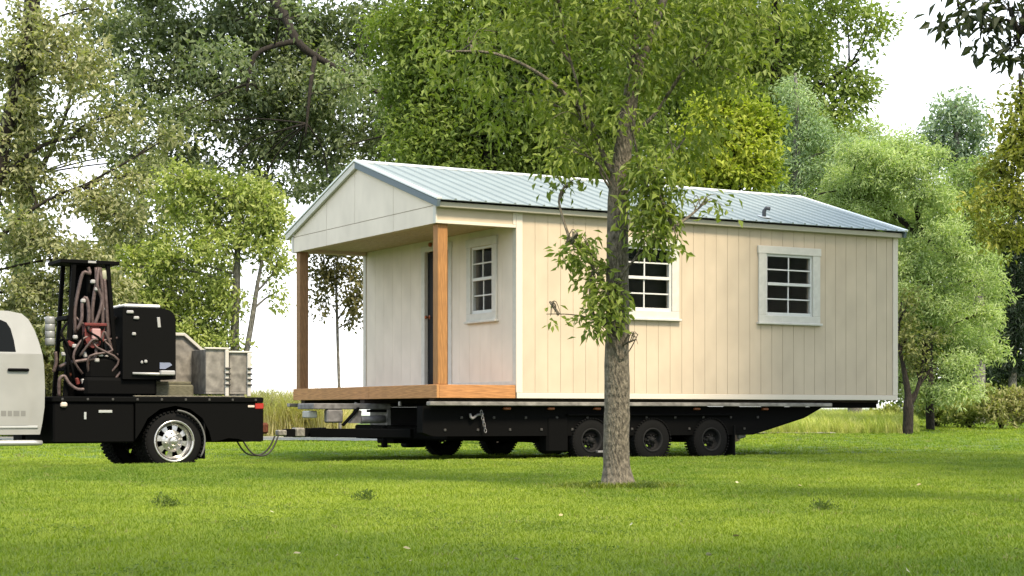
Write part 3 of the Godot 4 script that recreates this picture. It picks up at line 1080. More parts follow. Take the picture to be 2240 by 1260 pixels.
		span(st, Vector3(0.40, 0.15, s * 0.56), Vector3(0.416, 0.62, s * 0.99), 0.003)
		put("mudflap", st, mat("tyre rubber", Color(0.012, 0.012, 0.012), 0.85), t)
		st = new_st()
		span(st, Vector3(1.08, 0.78, s * 0.90), Vector3(1.196, 0.855, s * 1.008), 0.008)
		put("tail_light", st, mat("red lens", Color(0.30, 0.02, 0.012), 0.25), t)
		st = new_st()
		span(st, Vector3(0.98, 0.80, s * 1.0), Vector3(1.07, 0.828, s * 1.008), 0.004)
		put("side_marker", st, mat("pale lens", Color(0.5, 0.42, 0.36), 0.3), t)
		st = new_st()
		span(st, Vector3(-1.42, 0.80, s * 0.98), Vector3(-1.34, 0.86, s * 1.03), 0.015)
		put("side_marker", st, mat("pale lens", Color(0.5, 0.42, 0.36), 0.3), t)
		wheel(t, Vector3(0.02, 0.377, s * 0.83), 0.372, 0.245, 0.26, true, s)
		wheel(t, Vector3(0.02, 0.377, s * 0.55), 0.372, 0.245, 0.24, false, s)
		wheel(t, Vector3(-4.72, 0.377, s * 0.84), 0.372, 0.245, 0.26, true, s)
	# rear plate, hitch and safety chain
	st = new_st()
	span(st, Vector3(1.12, 0.36, -0.96), Vector3(1.19, 0.858, 0.96), 0.01)
	put("rear_plate", st, black, t)
	st = new_st()
	span(st, Vector3(1.0, 0.42, -0.06), Vector3(1.42, 0.50, 0.06), 0.01)
	span(st, Vector3(1.36, 0.40, -0.10), Vector3(1.54, 0.47, 0.10), 0.02)
	var hitch := put("hitch", st, mat("worn steel", Color(0.33, 0.31, 0.27), 0.5, 0.4, "dirt", Vector3.ONE * 4.0), t)
	st = new_st()
	span(st, Vector3(1.50, 0.45, -0.08), Vector3(1.64, 0.60, 0.08), 0.025)
	put("pintle_hook", st, mat("rust", Color(0.16, 0.05, 0.025), 0.8, 0.2, "dirt", Vector3.ONE * 5.0), hitch)
	st = new_st(true)
	lathe(st, [Vector2(0.0, 0.06), Vector2(0.03, 0.05), Vector2(0.035, 0.02), Vector2(0.02, 0.0)], Vector3(1.42, 0.5, 0.0), Basis(), 14)
	put("ball", st, chrome, hitch)
	for s in [0.12, -0.12]:
		st = new_st(true)
		tube(st, [Vector3(1.22, 0.42, s), Vector3(1.32, 0.26, s), Vector3(1.42, 0.175, s), Vector3(1.58, 0.165, s * 0.8), Vector3(1.70, 0.26, s * 0.6), Vector3(1.78, 0.42, s * 0.5)], [0.012, 0.012, 0.012, 0.012, 0.012, 0.012], 6, 4)
		put("safety_chain", st, mat("dull chain", Color(0.045, 0.043, 0.04), 0.6, 0.3), hitch)

# ---------------------------------------------------------------- things on the bed
func build_equipment() -> void:
	var black := mat("black steel", Color(0.004, 0.004, 0.004), 0.75)
	var pipe := mat("dusty hose", Color(0.14, 0.10, 0.095), 0.5, 0.2, "dirt", Vector3.ONE * 4.0)
	var silver := mat("bright fitting", Color(0.34, 0.33, 0.32), 0.4, 0.3)
	var red := mat("red valve paint", Color(0.17, 0.03, 0.025), 0.5, 0.0, "dirt", Vector3.ONE * 5.0)
	var bedz := -W * 0.5
	# hydraulic tower; local origin on the bed
	var t := thing("hydraulic_tower", "black hydraulic mast frame with grey hoses and red pump behind the cab", "machine", on_rig(-3.95, 0.81, bedz + 0.45), YAW)
	var st := new_st()
	for z in [-0.25, 0.25]:
		bar(st, Vector3(-0.33, 0.0, z), Vector3(-0.22, 1.64, z), 0.06, 0.05, 0.006)
		bar(st, Vector3(0.33, 0.0, z), Vector3(0.20, 1.64, z), 0.06, 0.05, 0.006)
		bar(st, Vector3(-0.02, 0.3, z * 0.6), Vector3(-0.01, 1.64, z * 0.6), 0.05, 0.04, 0.006)
	for y in [0.32, 0.95]:
		span(st, Vector3(-0.3, y, -0.24), Vector3(0.3, y + 0.05, -0.19), 0.005)
		for x in [-0.28, 0.27]:
			span(st, Vector3(x - 0.03, y, -0.25), Vector3(x + 0.03, y + 0.05, 0.25), 0.005)
	bar(st, Vector3(-0.1, 0.0, -0.05), Vector3(-0.06, 1.64, -0.05), 0.02, 0.26, 0.004)
	bar(st, Vector3(0.12, 0.0, -0.06), Vector3(0.08, 1.64, -0.06), 0.02, 0.2, 0.004)
	var frame := put("mast_frame", st, black, t)
	st = new_st()
	span(st, Vector3(-0.40, 1.64, -0.3), Vector3(0.34, 1.685, 0.3), 0.006)
	put("top_plate", st, black, t)
	st = new_st()
	span(st, Vector3(-0.06, 1.648, 0.3), Vector3(0.04, 1.675, 0.306), 0.002)
	put("plate_badge", st, silver, t)
	st = new_st(true)
	lathe(st, [Vector2(0.0, 0.04), Vector2(0.05, 0.04), Vector2(0.065, 0.03), Vector2(0.065, 0.0)], Vector3(0.17, 1.51, 0.22), Basis(Vector3.RIGHT, Vector3(0, 0, 1), Vector3.UP), 20)
	put("pulley", st, mat("olive pulley", Color(0.28, 0.28, 0.20), 0.5), t)
	var hoses := [
		[[-0.20, 0.78, 0.24], [-0.21, 1.05, 0.25], [-0.16, 1.35, 0.26], [-0.11, 1.53, 0.27], [-0.03, 1.52, 0.27], [-0.04, 1.6, 0.25]],
		[[-0.19, 0.82, 0.28], [-0.14, 0.95, 0.3], [-0.13, 1.15, 0.29], [-0.08, 1.22, 0.29], [-0.05, 1.05, 0.3], [-0.06, 0.8, 0.29]],
		[[0.02, 0.82, 0.26], [0.0, 1.0, 0.27], [0.02, 1.25, 0.28], [0.05, 1.42, 0.28], [0.05, 1.6, 0.26]],
		[[0.02, 0.88, 0.30], [0.09, 1.08, 0.31], [0.11, 1.22, 0.30], [0.05, 1.38, 0.31], [0.08, 1.6, 0.28]],
		[[0.13, 0.7, 0.26], [0.13, 1.0, 0.28], [0.13, 1.25, 0.27], [0.11, 1.45, 0.28], [0.10, 1.6, 0.26]],
		[[0.21, 0.72, 0.25], [0.19, 1.0, 0.26], [0.17, 1.3, 0.26], [0.16, 1.46, 0.25]],
		[[0.25, 0.75, 0.22], [0.23, 1.1, 0.22], [0.20, 1.4, 0.22]],
		[[0.10, 0.68, 0.28], [0.14, 0.80, 0.29], [0.20, 0.72, 0.28], [0.24, 0.6, 0.27]],
		[[0.0, 0.66, 0.28], [0.04, 0.72, 0.3], [0.03, 0.84, 0.28]],
		[[-0.40, 0.36, 0.25], [-0.30, 0.41, 0.28], [-0.1, 0.45, 0.3], [0.03, 0.48, 0.29], [0.05, 0.6, 0.27]],
		[[-0.42, -0.0, 0.3], [-0.42, 0.2, 0.32], [-0.36, 0.25, 0.32], [-0.30, 0.16, 0.33], [-0.2, 0.09, 0.34], [-0.05, 0.09, 0.35], [0.03, 0.02, 0.36]],
		[[-0.46, 0.3, 0.2], [-0.43, 0.42, 0.22], [-0.44, 0.55, 0.22]],
	]
	for h in hoses:
		st = new_st(true)
		var pts := []
		var rr := []
		for p in h:
			pts.append(Vector3(p[0], p[1], p[2]))
			rr.append(0.022)
		tube(st, pts, rr, 8, 4)
		put("hose", st, pipe, t)
	for p in [[-0.12, 1.18], [0.05, 1.33], [-0.22, 0.73], [-0.23, 0.62], [-0.36, 0.52], [0.0, 1.42], [0.05, 0.45], [0.1, 0.52]]:
		st = new_st()
		box(st, Vector3(p[0], p[1], 0.30), Vector3(0.06, 0.05, 0.05), 0.012)
		put("fitting", st, silver, t)
	st = new_st()
	prism(st, PackedVector2Array([Vector2(-0.10, 0.87), Vector2(-0.10, 0.72), Vector2(-0.06, 0.63), Vector2(0.0, 0.6), Vector2(0.10, 0.64), Vector2(0.14, 0.70), Vector2(0.15, 0.87)]), 0.18, 0.30, 2)
	span(st, Vector3(-0.11, 0.87, 0.15), Vector3(0.17, 0.91, 0.33), 0.008)
	var pump := put("red_pump", st, red, t)
	st = new_st()
	span(st, Vector3(-0.02, 0.71, 0.30), Vector3(0.09, 0.84, 0.34), 0.01)
	put("pump_cover", st, mat("pink grey plate", Color(0.34, 0.20, 0.20), 0.5), pump)
	var cr := RandomNumberGenerator.new()
	cr.seed = 12
	for k in 16:
		st = new_st()
		box(st, Vector3(cr.randf_range(-0.28, 0.25), cr.randf_range(0.12, 1.0), cr.randf_range(0.2, 0.3)), Vector3(cr.randf_range(0.03, 0.09), cr.randf_range(0.03, 0.09), 0.06), 0.012, Basis(Vector3(0, 0, 1), cr.randf_range(-0.4, 0.4)))
		put("valve", st, [silver, mat("rust", Color(0.16, 0.05, 0.025), 0.8, 0.2, "dirt", Vector3.ONE * 5.0), black, red][k % 4], t)
	for k in 10:
		st = new_st(true)
		var x0 := cr.randf_range(-0.3, 0.2)
		var y1 := cr.randf_range(0.0, 0.5)
		tube(st, [Vector3(x0, y1, 0.27), Vector3(x0 + cr.randf_range(-0.15, 0.15), y1 + 0.2, 0.34), Vector3(x0 + cr.randf_range(-0.2, 0.3), y1 + cr.randf_range(0.2, 0.5), 0.3), Vector3(x0 + cr.randf_range(-0.2, 0.3), y1 + 0.5, 0.22)], [0.016, 0.016, 0.016, 0.016], 7, 4)
		put("hose", st, pipe if k % 2 else black, t)
	# silver coil stack beside the cab
	for k in 4:
		st = new_st(true)
		lathe(st, [Vector2(0.0, 0.05), Vector2(0.05, 0.05), Vector2(0.06, 0.03), Vector2(0.06, -0.03), Vector2(0.05, -0.05), Vector2(0.0, -0.05)], Vector3(-0.55, 0.57 - k * 0.085 + 0.35, 0.38), Basis(), 14)
		put("canister", st, mat("dull canister", Color(0.20, 0.20, 0.195), 0.4, 0.3), t)
	# black engine housing
	var e := thing("engine_housing", "black rounded engine housing with a white lid on the truck bed", "machine", on_rig(-3.28, 0.81, bedz + 0.40), YAW)
	st = new_st()
	var hp := PackedVector2Array([Vector2(-0.34, 0.22), Vector2(-0.34, 1.11), Vector2(0.16, 1.11)])
	for k in 6:
		var a := PI * 0.5 * (1.0 - (k + 1) / 6.0)
		hp.append(Vector2(0.20 + 0.14 * cos(a), 0.96 + 0.14 * sin(a)))
	hp.append(Vector2(0.34, 0.22))
	prism(st, hp, -0.5, 0.5, 2)
	var house := put("housing", st, mat("black paint", Color(0.005, 0.005, 0.005), 0.7), e)
	st = new_st()
	span(st, Vector3(-0.30, 1.112, -0.45), Vector3(0.16, 1.155, 0.45), 0.015)
	put("lid", st, mat("white lid", Color(0.7, 0.69, 0.66), 0.4), e)
	st = new_st()
	span(st, Vector3(-0.11, 1.155, -0.05), Vector3(0.0, 1.2, 0.06), 0.01)
	put("cap", st, black, e)
	st = new_st()
	span(st, Vector3(-0.8, 0.0, -0.45), Vector3(0.12, 0.24, 0.45), 0.04)
	span(st, Vector3(-0.75, 0.2, -0.40), Vector3(-0.3, 0.5, 0.36), 0.05)
	put("engine_block", st, black, e)
	st = new_st(true)
	tube(st, [Vector3(-0.22, 0.29, 0.52), Vector3(0.1, 0.285, 0.53), Vector3(0.3, 0.29, 0.52)], [0.015, 0.02, 0.02], 8)
	put("pipe", st, silver, e)
	st = new_st()
	span(st, Vector3(0.12, 0.27, 0.50), Vector3(0.31, 0.33, 0.58), 0.012)
	put("bracket", st, silver, e)
	st = new_st()
	box(st, Vector3(0.12, 0.93, 0.505), Vector3(0.04, 0.13, 0.014), 0.006, Basis(Vector3(0, 0, 1), 0.1))
	put("door_latch", st, silver, house)
	st = new_st()
	prism(st, PackedVector2Array([Vector2(0.13, 0.35), Vector2(0.13, 0.43), Vector2(0.26, 0.43), Vector2(0.29, 0.40), Vector2(0.2, 0.35)]), 0.5, 0.512, 2)
	put("data_plate", st, mat("blue grey plate", Color(0.16, 0.18, 0.25), 0.4), house)
	for p in [[-0.17, 0.98, 0.07], [-0.2, 0.78, 0.05], [-0.05, 0.44, 0.04], [-0.1, 0.43, 0.03], [-0.25, 1.05, 0.09]]:
		st = new_st()
		box(st, Vector3(p[0], p[1], 0.51), Vector3(p[2], 0.04, 0.03), 0.01)
		put("fitting", st, silver, house)
	# grey bins at the tail of the bed
	var binm := mat("grey bin steel", Color(0.28, 0.26, 0.23), 0.6, 0.1, "dirt", Vector3.ONE * 1.5)
	var b := thing("hopper", "tall grey steel hopper with a sloping end, beside the engine housing", "hopper", on_rig(-2.72, 0.81, bedz + 0.25), YAW)
	st = new_st()
	var outline := PackedVector2Array([Vector2(-0.22, 0.2), Vector2(-0.22, 0.80), Vector2(0.10, 0.80), Vector2(0.34, 0.60), Vector2(0.34, 0.2)])
	prism(st, outline, -0.55, 0.05, 2)
	put("bin", st, binm, b)
	st = new_st()
	bar(st, Vector3(-0.24, 0.815, 0.07), Vector3(0.10, 0.815, 0.07), 0.05, 0.04, 0.006)
	bar(st, Vector3(0.09, 0.815, 0.07), Vector3(0.35, 0.60, 0.07), 0.05, 0.04, 0.006)
	put("rim", st, mat("pale rim steel", Color(0.42, 0.40, 0.36), 0.5), b)
	st = new_st()
	span(st, Vector3(-0.42, 0.0, -0.3), Vector3(0.10, 0.16, 0.42), 0.02)
	span(st, Vector3(-0.40, 0.161, -0.25), Vector3(0.08, 0.2, 0.38), 0.01)
	put("stand", st, mat("olive timber", Color(0.15, 0.14, 0.09), 0.8, 0.0, "wood", Vector3(2, 10, 10)), b)
	var c := thing("bin_crate", "pair of low grey ribbed bins at the tail of the truck bed", "bin", on_rig(-2.22, 0.82, bedz + 0.55), YAW)
	for k in [[-0.30, 0.0, 0.60], [0.02, 0.30, 0.56]]:
		st = new_st()
		var x0: float = k[0]
		var x1: float = k[1]
		var hgt: float = k[2]
		# open box walls
		span(st, Vector3(x0, 0.03, -0.32), Vector3(x1, 0.06, 0.28), 0.004)
		for z in [-0.32, 0.26]:
			span(st, Vector3(x0, 0.06, z), Vector3(x1, hgt, z + 0.02), 0.004)
		for x in [x0, x1 - 0.02]:
			span(st, Vector3(x, 0.06, -0.30), Vector3(x + 0.02, hgt, 0.26), 0.004)
		var bin := put("bin", st, binm, c)
		st = new_st()
		span(st, Vector3(x0 - 0.02, hgt, -0.34), Vector3(x1 + 0.02, hgt + 0.025, -0.30), 0.006)
		span(st, Vector3(x0 - 0.02, hgt, 0.26), Vector3(x1 + 0.02, hgt + 0.025, 0.31), 0.006)
		put("rim", st, mat("pale rim steel", Color(0.42, 0.40, 0.36), 0.5), bin)
		st = new_st()
		span(st, Vector3(x1 - 0.05, 0.0, 0.28), Vector3(x1 + 0.0, hgt, 0.315), 0.008)
		put("stake", st, mat("pale rim steel", Color(0.42, 0.40, 0.36), 0.5), bin)
		st = new_st()
		for q in 4:
			box(st, Vector3(x1 - 0.02, 0.15 + q * 0.07, 0.325), Vector3(0.07, 0.025, 0.03), 0.008)
		put("chain", st, mat("dull chain", Color(0.045, 0.043, 0.04), 0.6, 0.3), bin)

# ---------------------------------------------------------------- vegetation
func sprig(sd: int, n: int, size: float, ln: float, wd: float, droop := 0.3) -> ArrayMesh:
	var r := RandomNumberGenerator.new()
	r.seed = 500 + sd
	var st := new_st()
	for i in n:
		var p := Vector3(r.randf_range(-1, 1), r.randf_range(-0.7, 0.7), r.randf_range(-1, 1)) * size * 0.5
		var d := (p.normalized() * 0.6 + Vector3(r.randf_range(-1, 1), r.randf_range(-1, 0.8) - droop, r.randf_range(-1, 1))).normalized()
		var s := d.cross(Vector3(r.randf_range(-1, 1), r.randf_range(-1, 1) + 1.2, r.randf_range(-1, 1))).normalized()
		var u := s.cross(d)
		var l := ln * r.randf_range(0.7, 1.2)
		var w := wd * r.randf_range(0.8, 1.2) * 0.5
		var m := p + d * l * 0.45
		var tip := p + d * l + u * l * -0.12
		var lf := m + s * w + u * w * 0.45
		var rt := m - s * w + u * w * 0.45
		tri(st, p, lf, tip, u)
		tri(st, p, tip, rt, u)
	st.generate_normals()
	return st.commit()

var leaf_kinds := {}
func leaves(kind: String) -> Array:
	if not leaf_kinds.has(kind):
		var a := []
		for s in 3:
			match kind:
				"broad": a.append(sprig(s, 15, 0.34, 0.125, 0.062))
				"ash": a.append(sprig(s + 10, 13, 0.25, 0.085, 0.036, 0.4))
				"fine": a.append(sprig(s + 20, 24, 0.42, 0.13, 0.034, 0.1))
				"weed": a.append(sprig(s + 30, 14, 0.30, 0.12, 0.05, -0.5))
		leaf_kinds[kind] = a
	return leaf_kinds[kind]

func crown(parent: Node3D, off: Vector3, clumps: Array, kind: String, c0: Color, c1: Color, scale := 1.0, cover := 3.0, gap := -0.25, sd := 1, called := "crown", lift := 1.0) -> void:
	var r := RandomNumberGenerator.new()
	r.seed = sd
	var xf := [[], [], []]
	var cl := [[], [], []]
	for q in clumps:
		var c: Vector3 = q[0]
		var rad: Vector3 = q[1]
		var k: float = q[2]
		var n := int(cover * k * PI * rad.x * rad.y / (0.026 * scale * scale))
		var tone := r.randf_range(-0.25, 0.25)
		for i in n:
			var d := Vector3(r.randfn(), r.randfn(), r.randfn()).normalized()
			var p := c + d * rad * pow(r.randf(), 0.42) * r.randf_range(0.85, 1.12)
			if gap_noise.get_noise_3dv(p * 2.3) < gap:
				continue
			var v := r.randi() % 3
			var s := scale * r.randf_range(0.75, 1.25)
			var bs := Basis.from_euler(Vector3(r.randf_range(-0.6, 0.6), r.randf() * TAU, r.randf_range(-0.6, 0.6)))
			xf[v].append(Transform3D(bs.scaled(Vector3.ONE * s), p))
			var t := clampf(0.5 + tone + 0.5 * gap_noise.get_noise_3dv(p * 0.7 + Vector3(40, 0, 0)) + r.randf_range(-0.3, 0.3), 0.0, 1.0)
			var hue := c0.lerp(c1, t) * lift
			cl[v].append(Color(hue.r * 0.95, hue.g, hue.b * 1.3 + 0.004))
	var ms := leaves(kind)
	for v in 3:
		if xf[v].size():
			scatter(called, ms[v], xf[v], cl[v], leaf_mat("leaf"), parent, "", "", off)

# clumps [px, py, rx, ry, depth, share]; trunk and limbs [[px, py, depth, radius], ...]
func tree(called: String, label: String, group: String, trunk: Array, limbs: Array, clumps: Array, kind: String, c0: Color, c1: Color, bark: Material, opt := {}) -> Node3D:
	var b := spot(trunk[0][0], trunk[0][1], trunk[0][2])
	b.y = ground(b.x, b.z)
	var t := thing(called, label, opt.get("category", "tree"), b, 0.0, group)
	var pts := [Vector3(b.x, b.y - 0.15, b.z)]
	var rr := [trunk[0][3] * 1.15]
	for i in range(0, trunk.size()):
		var p := spot(trunk[i][0], trunk[i][1], trunk[i][2])
		if i == 0:
			p.y = b.y + 0.02
		pts.append(p)
		rr.append(trunk[i][3])
	var st := new_st(true)
	tube(st, pts, rr, 14, 5, 0.12)
	put("trunk", st, bark, t, -b)
	for l in limbs:
		st = new_st(true)
		var lp := []
		var lr := []
		for q in l:
			lp.append(spot(q[0], q[1], q[2]))
			lr.append(q[3])
		tube(st, lp, lr, 8, 4, 0.06)
		put("limb", st, bark, t, -b)
	var r := RandomNumberGenerator.new()
	r.seed = opt.get("seed", 1) + 77
	var cc := []
	for q in clumps:
		var c := spot(q[0], q[1], q[4])
		var k: float = q[4] / FOC
		var rad := Vector3(q[2] * k, q[3] * k, minf((q[2] + q[3]) * 0.5 * k, 2.4))
		c.z += r.randf_range(-0.4, 0.4) * rad.z
		cc.append([c, rad, q[5] if q.size() > 5 else 1.0])
		# a branch from the trunk into the clump, with twigs
		var best: Vector3 = pts[1]
		var ways := [pts.slice(1)]
		for l in limbs:
			var lw := []
			for e in l:
				lw.append(spot(e[0], e[1], e[2]))
			ways.append(lw)
		var bd := 1e9
		for wy in ways:
			for i in range(1, wy.size()):
				for s in 4:
					var pp: Vector3 = (wy[i - 1] as Vector3).lerp(wy[i], s / 4.0)
					var dist := pp.distance_to(c) + 1.2 * maxf(0.0, pp.y - c.y + 0.4)
					if dist < bd:
						bd = dist
						best = pp
		if bd < 0.35:
			continue
		st = new_st(true)
		var br: float = opt.get("branch", 0.03)
		var mid := best.lerp(c, 0.5) + Vector3(r.randf_range(-0.15, 0.15), r.randf_range(0.0, 0.25), r.randf_range(-0.1, 0.1)) * minf(1.0, bd)
		tube(st, [best, mid, c], [br, br * 0.7, br * 0.4], 6, 4)
		for s in 6:
			var e := c + Vector3(r.randf_range(-1, 1), r.randf_range(-0.8, 1), r.randf_range(-1, 1)) * rad * 0.85
			var s0 := mid.lerp(c, r.randf())
			tube(st, [s0, s0.lerp(e, 0.5) + Vector3(0, 0.06, 0), e], [br * 0.35, br * 0.25, br * 0.12], 4, 3)
		put("branch", st, bark, t, -b)
	crown(t, -b, cc, kind, c0, c1, opt.get("scale", 1.0), opt.get("cover", 3.0), opt.get("gap", -0.25), opt.get("seed", 1), "crown", opt.get("lift", 1.35))
	return t

func build_trees() -> void:
	var bark := mat("ash bark", Color(0.24, 0.21, 0.155), 0.95, 0.0, "bark", Vector3(4.5, 1.6, 4.5), 2.2)
	var bark_dark := mat("dark bark", Color(0.042, 0.034, 0.026), 0.95, 0.0, "bark", Vector3(3.0, 0.8, 3.0), 2.0)
	var bark_grey := mat("grey bark", Color(0.30, 0.29, 0.26), 0.95, 0.0, "bark", Vector3(3.0, 0.8, 3.0), 1.0)
	# foreground ash
	var d := 13.7
	tree("ash_tree", "slender foreground ash tree with forked grey-brown trunk standing before the cabin", "", 
		[[1350, 1070, d, 0.20], [1350, 1052, d, 0.138], [1349, 1015, d, 0.108], [1349, 940, d, 0.104], [1350, 800, d, 0.098], [1351, 600, d, 0.090], [1352, 440, d, 0.083], [1364, 320, d, 0.072], [1380, 210, d, 0.060], [1386, 100, d, 0.045], [1392, -60, d, 0.04], [1396, -260, d, 0.035], [1390, -480, d, 0.015]],
		[[[1382, 205, d, 0.04], [1412, 115, d, 0.036], [1450, 5, d, 0.032], [1490, -120, d, 0.03], [1530, -300, d, 0.015]],
		[[1345, 385, d, 0.03], [1322, 345, d, 0.022], [1298, 280, d, 0.02], [1262, 232, d - 0.1, 0.018], [1185, 165, d - 0.3, 0.015], [1085, 118, d - 0.4, 0.012], [975, 112, d - 0.5, 0.006]],
		[[1290, 268, d, 0.014], [1262, 180, d, 0.011], [1240, 100, d + 0.1, 0.009], [1220, -10, d + 0.2, 0.006]],
		[[1366, 320, d, 0.025], [1385, 295, d, 0.018], [1432, 250, d, 0.014], [1480, 180, d, 0.01], [1530, 110, d, 0.006]],
		[[1346, 640, d - 0.08, 0.012], [1315, 610, d - 0.12, 0.01], [1280, 560, d - 0.15, 0.006], [1240, 525, d - 0.2, 0.003]],
		[[1346, 735, d - 0.08, 0.01], [1300, 700, d - 0.12, 0.007], [1250, 688, d - 0.15, 0.005], [1195, 687, d - 0.2, 0.003]],
		[[1356, 790, d - 0.09, 0.008], [1378, 765, d - 0.12, 0.005], [1396, 730, d - 0.15, 0.003]],
		[[1362, 420, d - 0.05, 0.015], [1400, 400, d - 0.2, 0.01], [1450, 440, d - 0.3, 0.007], [1480, 520, d - 0.35, 0.004]]],
		[[1180, 50, 180, 130, d + 0.2, 0.9], [1010, 105, 110, 80, d - 0.4, 0.6], [1255, 235, 100, 95, d, 0.7], [1120, 215, 110, 80, d + 0.3, 0.5], [1425, 90, 130, 150, d + 0.3, 0.9], [1560, 110, 120, 130, d, 0.9], [1650, 30, 90, 90, d + 0.2, 0.8], [1500, 300, 90, 75, d + 0.1, 0.8], [1435, 385, 66, 75, d - 0.3, 2.0], [1425, 470, 52, 60, d - 0.35, 2.1], [1445, 530, 50, 24, d - 0.35, 1.8], [1390, 130, 70, 90, d - 0.45, 0.5], [1390, 20, 100, 50, d - 0.45, 0.8], [1375, 260, 40, 40, d - 0.4, 0.5], [1250, 330, 70, 50, d - 0.2, 0.6], [1300, 350, 60, 45, d, 0.6],
		[1240, 400, 70, 16, d, 0.6], [1540, 445, 55, 22, d, 0.5], [1265, 545, 36, 38, d - 0.15, 2.4], [1300, 590, 38, 40, d - 0.15, 2.4], [1335, 645, 34, 34, d - 0.18, 2.0], [1312, 700, 34, 34, d - 0.15, 2.2], [1222, 690, 30, 9, d - 0.2, 0.9], [1240, 530, 14, 16, d - 0.2, 0.8], [1392, 742, 8, 18, d - 0.15, 0.7],
		[1380, -200, 300, 170, d, 0.7], [1150, -160, 180, 120, d, 0.6], [1400, -450, 230, 150, d, 0.6]],
		"ash", Color(0.09, 0.125, 0.016), Color(0.20, 0.225, 0.034), bark, {"seed": 3, "branch": 0.014, "cover": 3.6, "gap": -0.25, "scale": 0.9})
	# big dark tree on the left with a limb reaching over
	d = 44.0
	tree("walnut_tree", "large dark tree rising behind the pickup cab, its long limb reaching over the cabin", "",
		[[45, 960, d, 0.32], [48, 700, d, 0.26], [52, 450, d, 0.22], [60, 200, d, 0.21], [75, -50, d, 0.2], [110, -260, d, 0.17], [150, -480, d, 0.10]],
		[[[85, -100, d, 0.17], [260, -190, d, 0.15], [470, -110, d - 1.0, 0.13], [600, 0, d - 2.0, 0.12], [650, 90, d - 2.4, 0.11], [705, 132, d - 2.4, 0.08], [830, 205, d - 2.4, 0.055], [900, 320, d - 2.0, 0.025]],
		[[650, 90, d - 2.4, 0.08], [600, 100, d - 2.6, 0.065], [556, 125, d - 2.8, 0.06], [540, 200, d - 3.0, 0.03]],
		[[690, 122, d - 2.4, 0.065], [680, 180, d - 2.8, 0.05], [668, 300, d - 3.0, 0.02]],
		[[52, 430, d, 0.08], [110, 330, d, 0.06], [150, 230, d, 0.04], [170, 120, d, 0.02]],
		[[50, 560, d, 0.06], [15, 470, d, 0.05], [-40, 380, d, 0.03]]],
		[[320, 50, 110, 70, d, 0.8], [480, 60, 110, 80, d, 0.8], [690, 50, 110, 60, d + 0.5], [830, 60, 90, 80, d], [400, 170, 100, 60, d, 0.9], [570, 200, 110, 70, d, 1.0], [720, 210, 110, 80, d, 1.0], [460, 270, 100, 50, d, 0.9], [590, 320, 100, 50, d, 1.1], [720, 330, 95, 60, d, 1.1], [840, 300, 100, 80, d + 1.0], [860, 180, 90, 80, d], [650, 400, 80, 30, d, 0.9], [330, 160, 90, 60, d, 0.6], [300, 250, 90, 60, d, 0.6], [420, 350, 80, 40, d, 0.7], [340, 340, 80, 50, d, 0.5], [40, 250, 60, 160, d - 1.0, 0.6], [60, 520, 60, 130, d - 1.0, 0.9], [250, 100, 60, 60, d, 0.6], [540, 380, 60, 30, d, 0.8], [610, 30, 120, 50, d - 4.0, 0.12], [780, 180, 100, 80, d - 3.5, 0.3], [480, 130, 90, 60, d - 4.0, 0.35], [240, 180, 80, 60, d - 2.0, 0.5], [610, 100, 120, 70, d + 1.0, 1.3], [560, 30, 120, 50, d + 1.0, 1.2], [700, 140, 110, 70, d + 1.0, 1.2], [640, 260, 120, 60, d + 1.0, 1.2], [500, 200, 100, 60, d + 1.0, 1.0], [400, 90, 90, 60, d + 1.0, 0.9], [330, 10, 100, 40, d + 1.0, 0.9], [230, 60, 80, 60, d - 2.0, 0.6], [380, 260, 80, 50, d - 2.0, 0.6], [270, 320, 80, 50, d - 2.0, 0.5], [450, 390, 90, 40, d - 2.0, 0.6], [720, 405, 80, 30, d - 2.0, 1.0], [560, 430, 60, 30, d - 2.0, 0.8],
		[450, -120, 260, 120, d, 0.5], [150, -250, 300, 200, d, 0.5], [750, -120, 200, 110, d, 0.5]],
		"broad", Color(0.07, 0.09, 0.035), Color(0.19, 0.215, 0.085), bark_dark, {"seed": 5, "branch": 0.025, "cover": 2.6, "gap": -0.12, "scale": 1.3, "lift": 1.45})
	tree("hackberry_tree", "olive-leaved tree on the far left, sky showing through its loose crown", "",
		[[-60, 960, 36.0, 0.22], [-40, 600, 36.0, 0.18], [10, 300, 36.0, 0.14], [60, 80, 36.0, 0.08], [90, -150, 36.0, 0.04]],
		[[[-35, 560, 36.0, 0.07], [40, 480, 36.0, 0.05], [120, 430, 36.0, 0.03], [200, 400, 36.0, 0.02]], [[-10, 400, 36.0, 0.06], [90, 320, 36.0, 0.04], [170, 300, 36.0, 0.02]]],
		[[90, 100, 90, 90, 36.0], [180, 150, 60, 90, 36.0], [50, 240, 80, 60, 36.0], [150, 300, 90, 50, 36.0, 0.8], [50, 400, 70, 60, 36.0], [200, 430, 80, 45, 36.0, 0.8], [70, 520, 80, 55, 36.0, 1.1], [180, 560, 80, 45, 36.0], [40, 630, 60, 40, 36.0, 1.1], [270, 480, 70, 45, 36.0, 0.9], [120, 640, 90, 50, 36.0, 1.1], [230, 640, 70, 50, 36.0, 1.0], [20, 700, 70, 50, 36.0, 1.1], [110, 730, 90, 45, 36.0, 1.0], [250, 250, 70, 50, 36.0, 0.6], [10, 140, 60, 60, 36.0], [20, 340, 50, 60, 36.0], [290, 380, 60, 40, 36.0, 0.6], [360, 300, 60, 35, 36.0, 0.5], [200, 20, 60, 40, 36.0, 0.6], [20, 30, 50, 40, 36.0, 0.6]],
		"broad", Color(0.13, 0.14, 0.045), Color(0.30, 0.285, 0.12), bark_dark, {"seed": 6, "cover": 2.8, "gap": -0.12, "scale": 1.15})
	# twin-stemmed small tree behind the bed
	d = 40.0
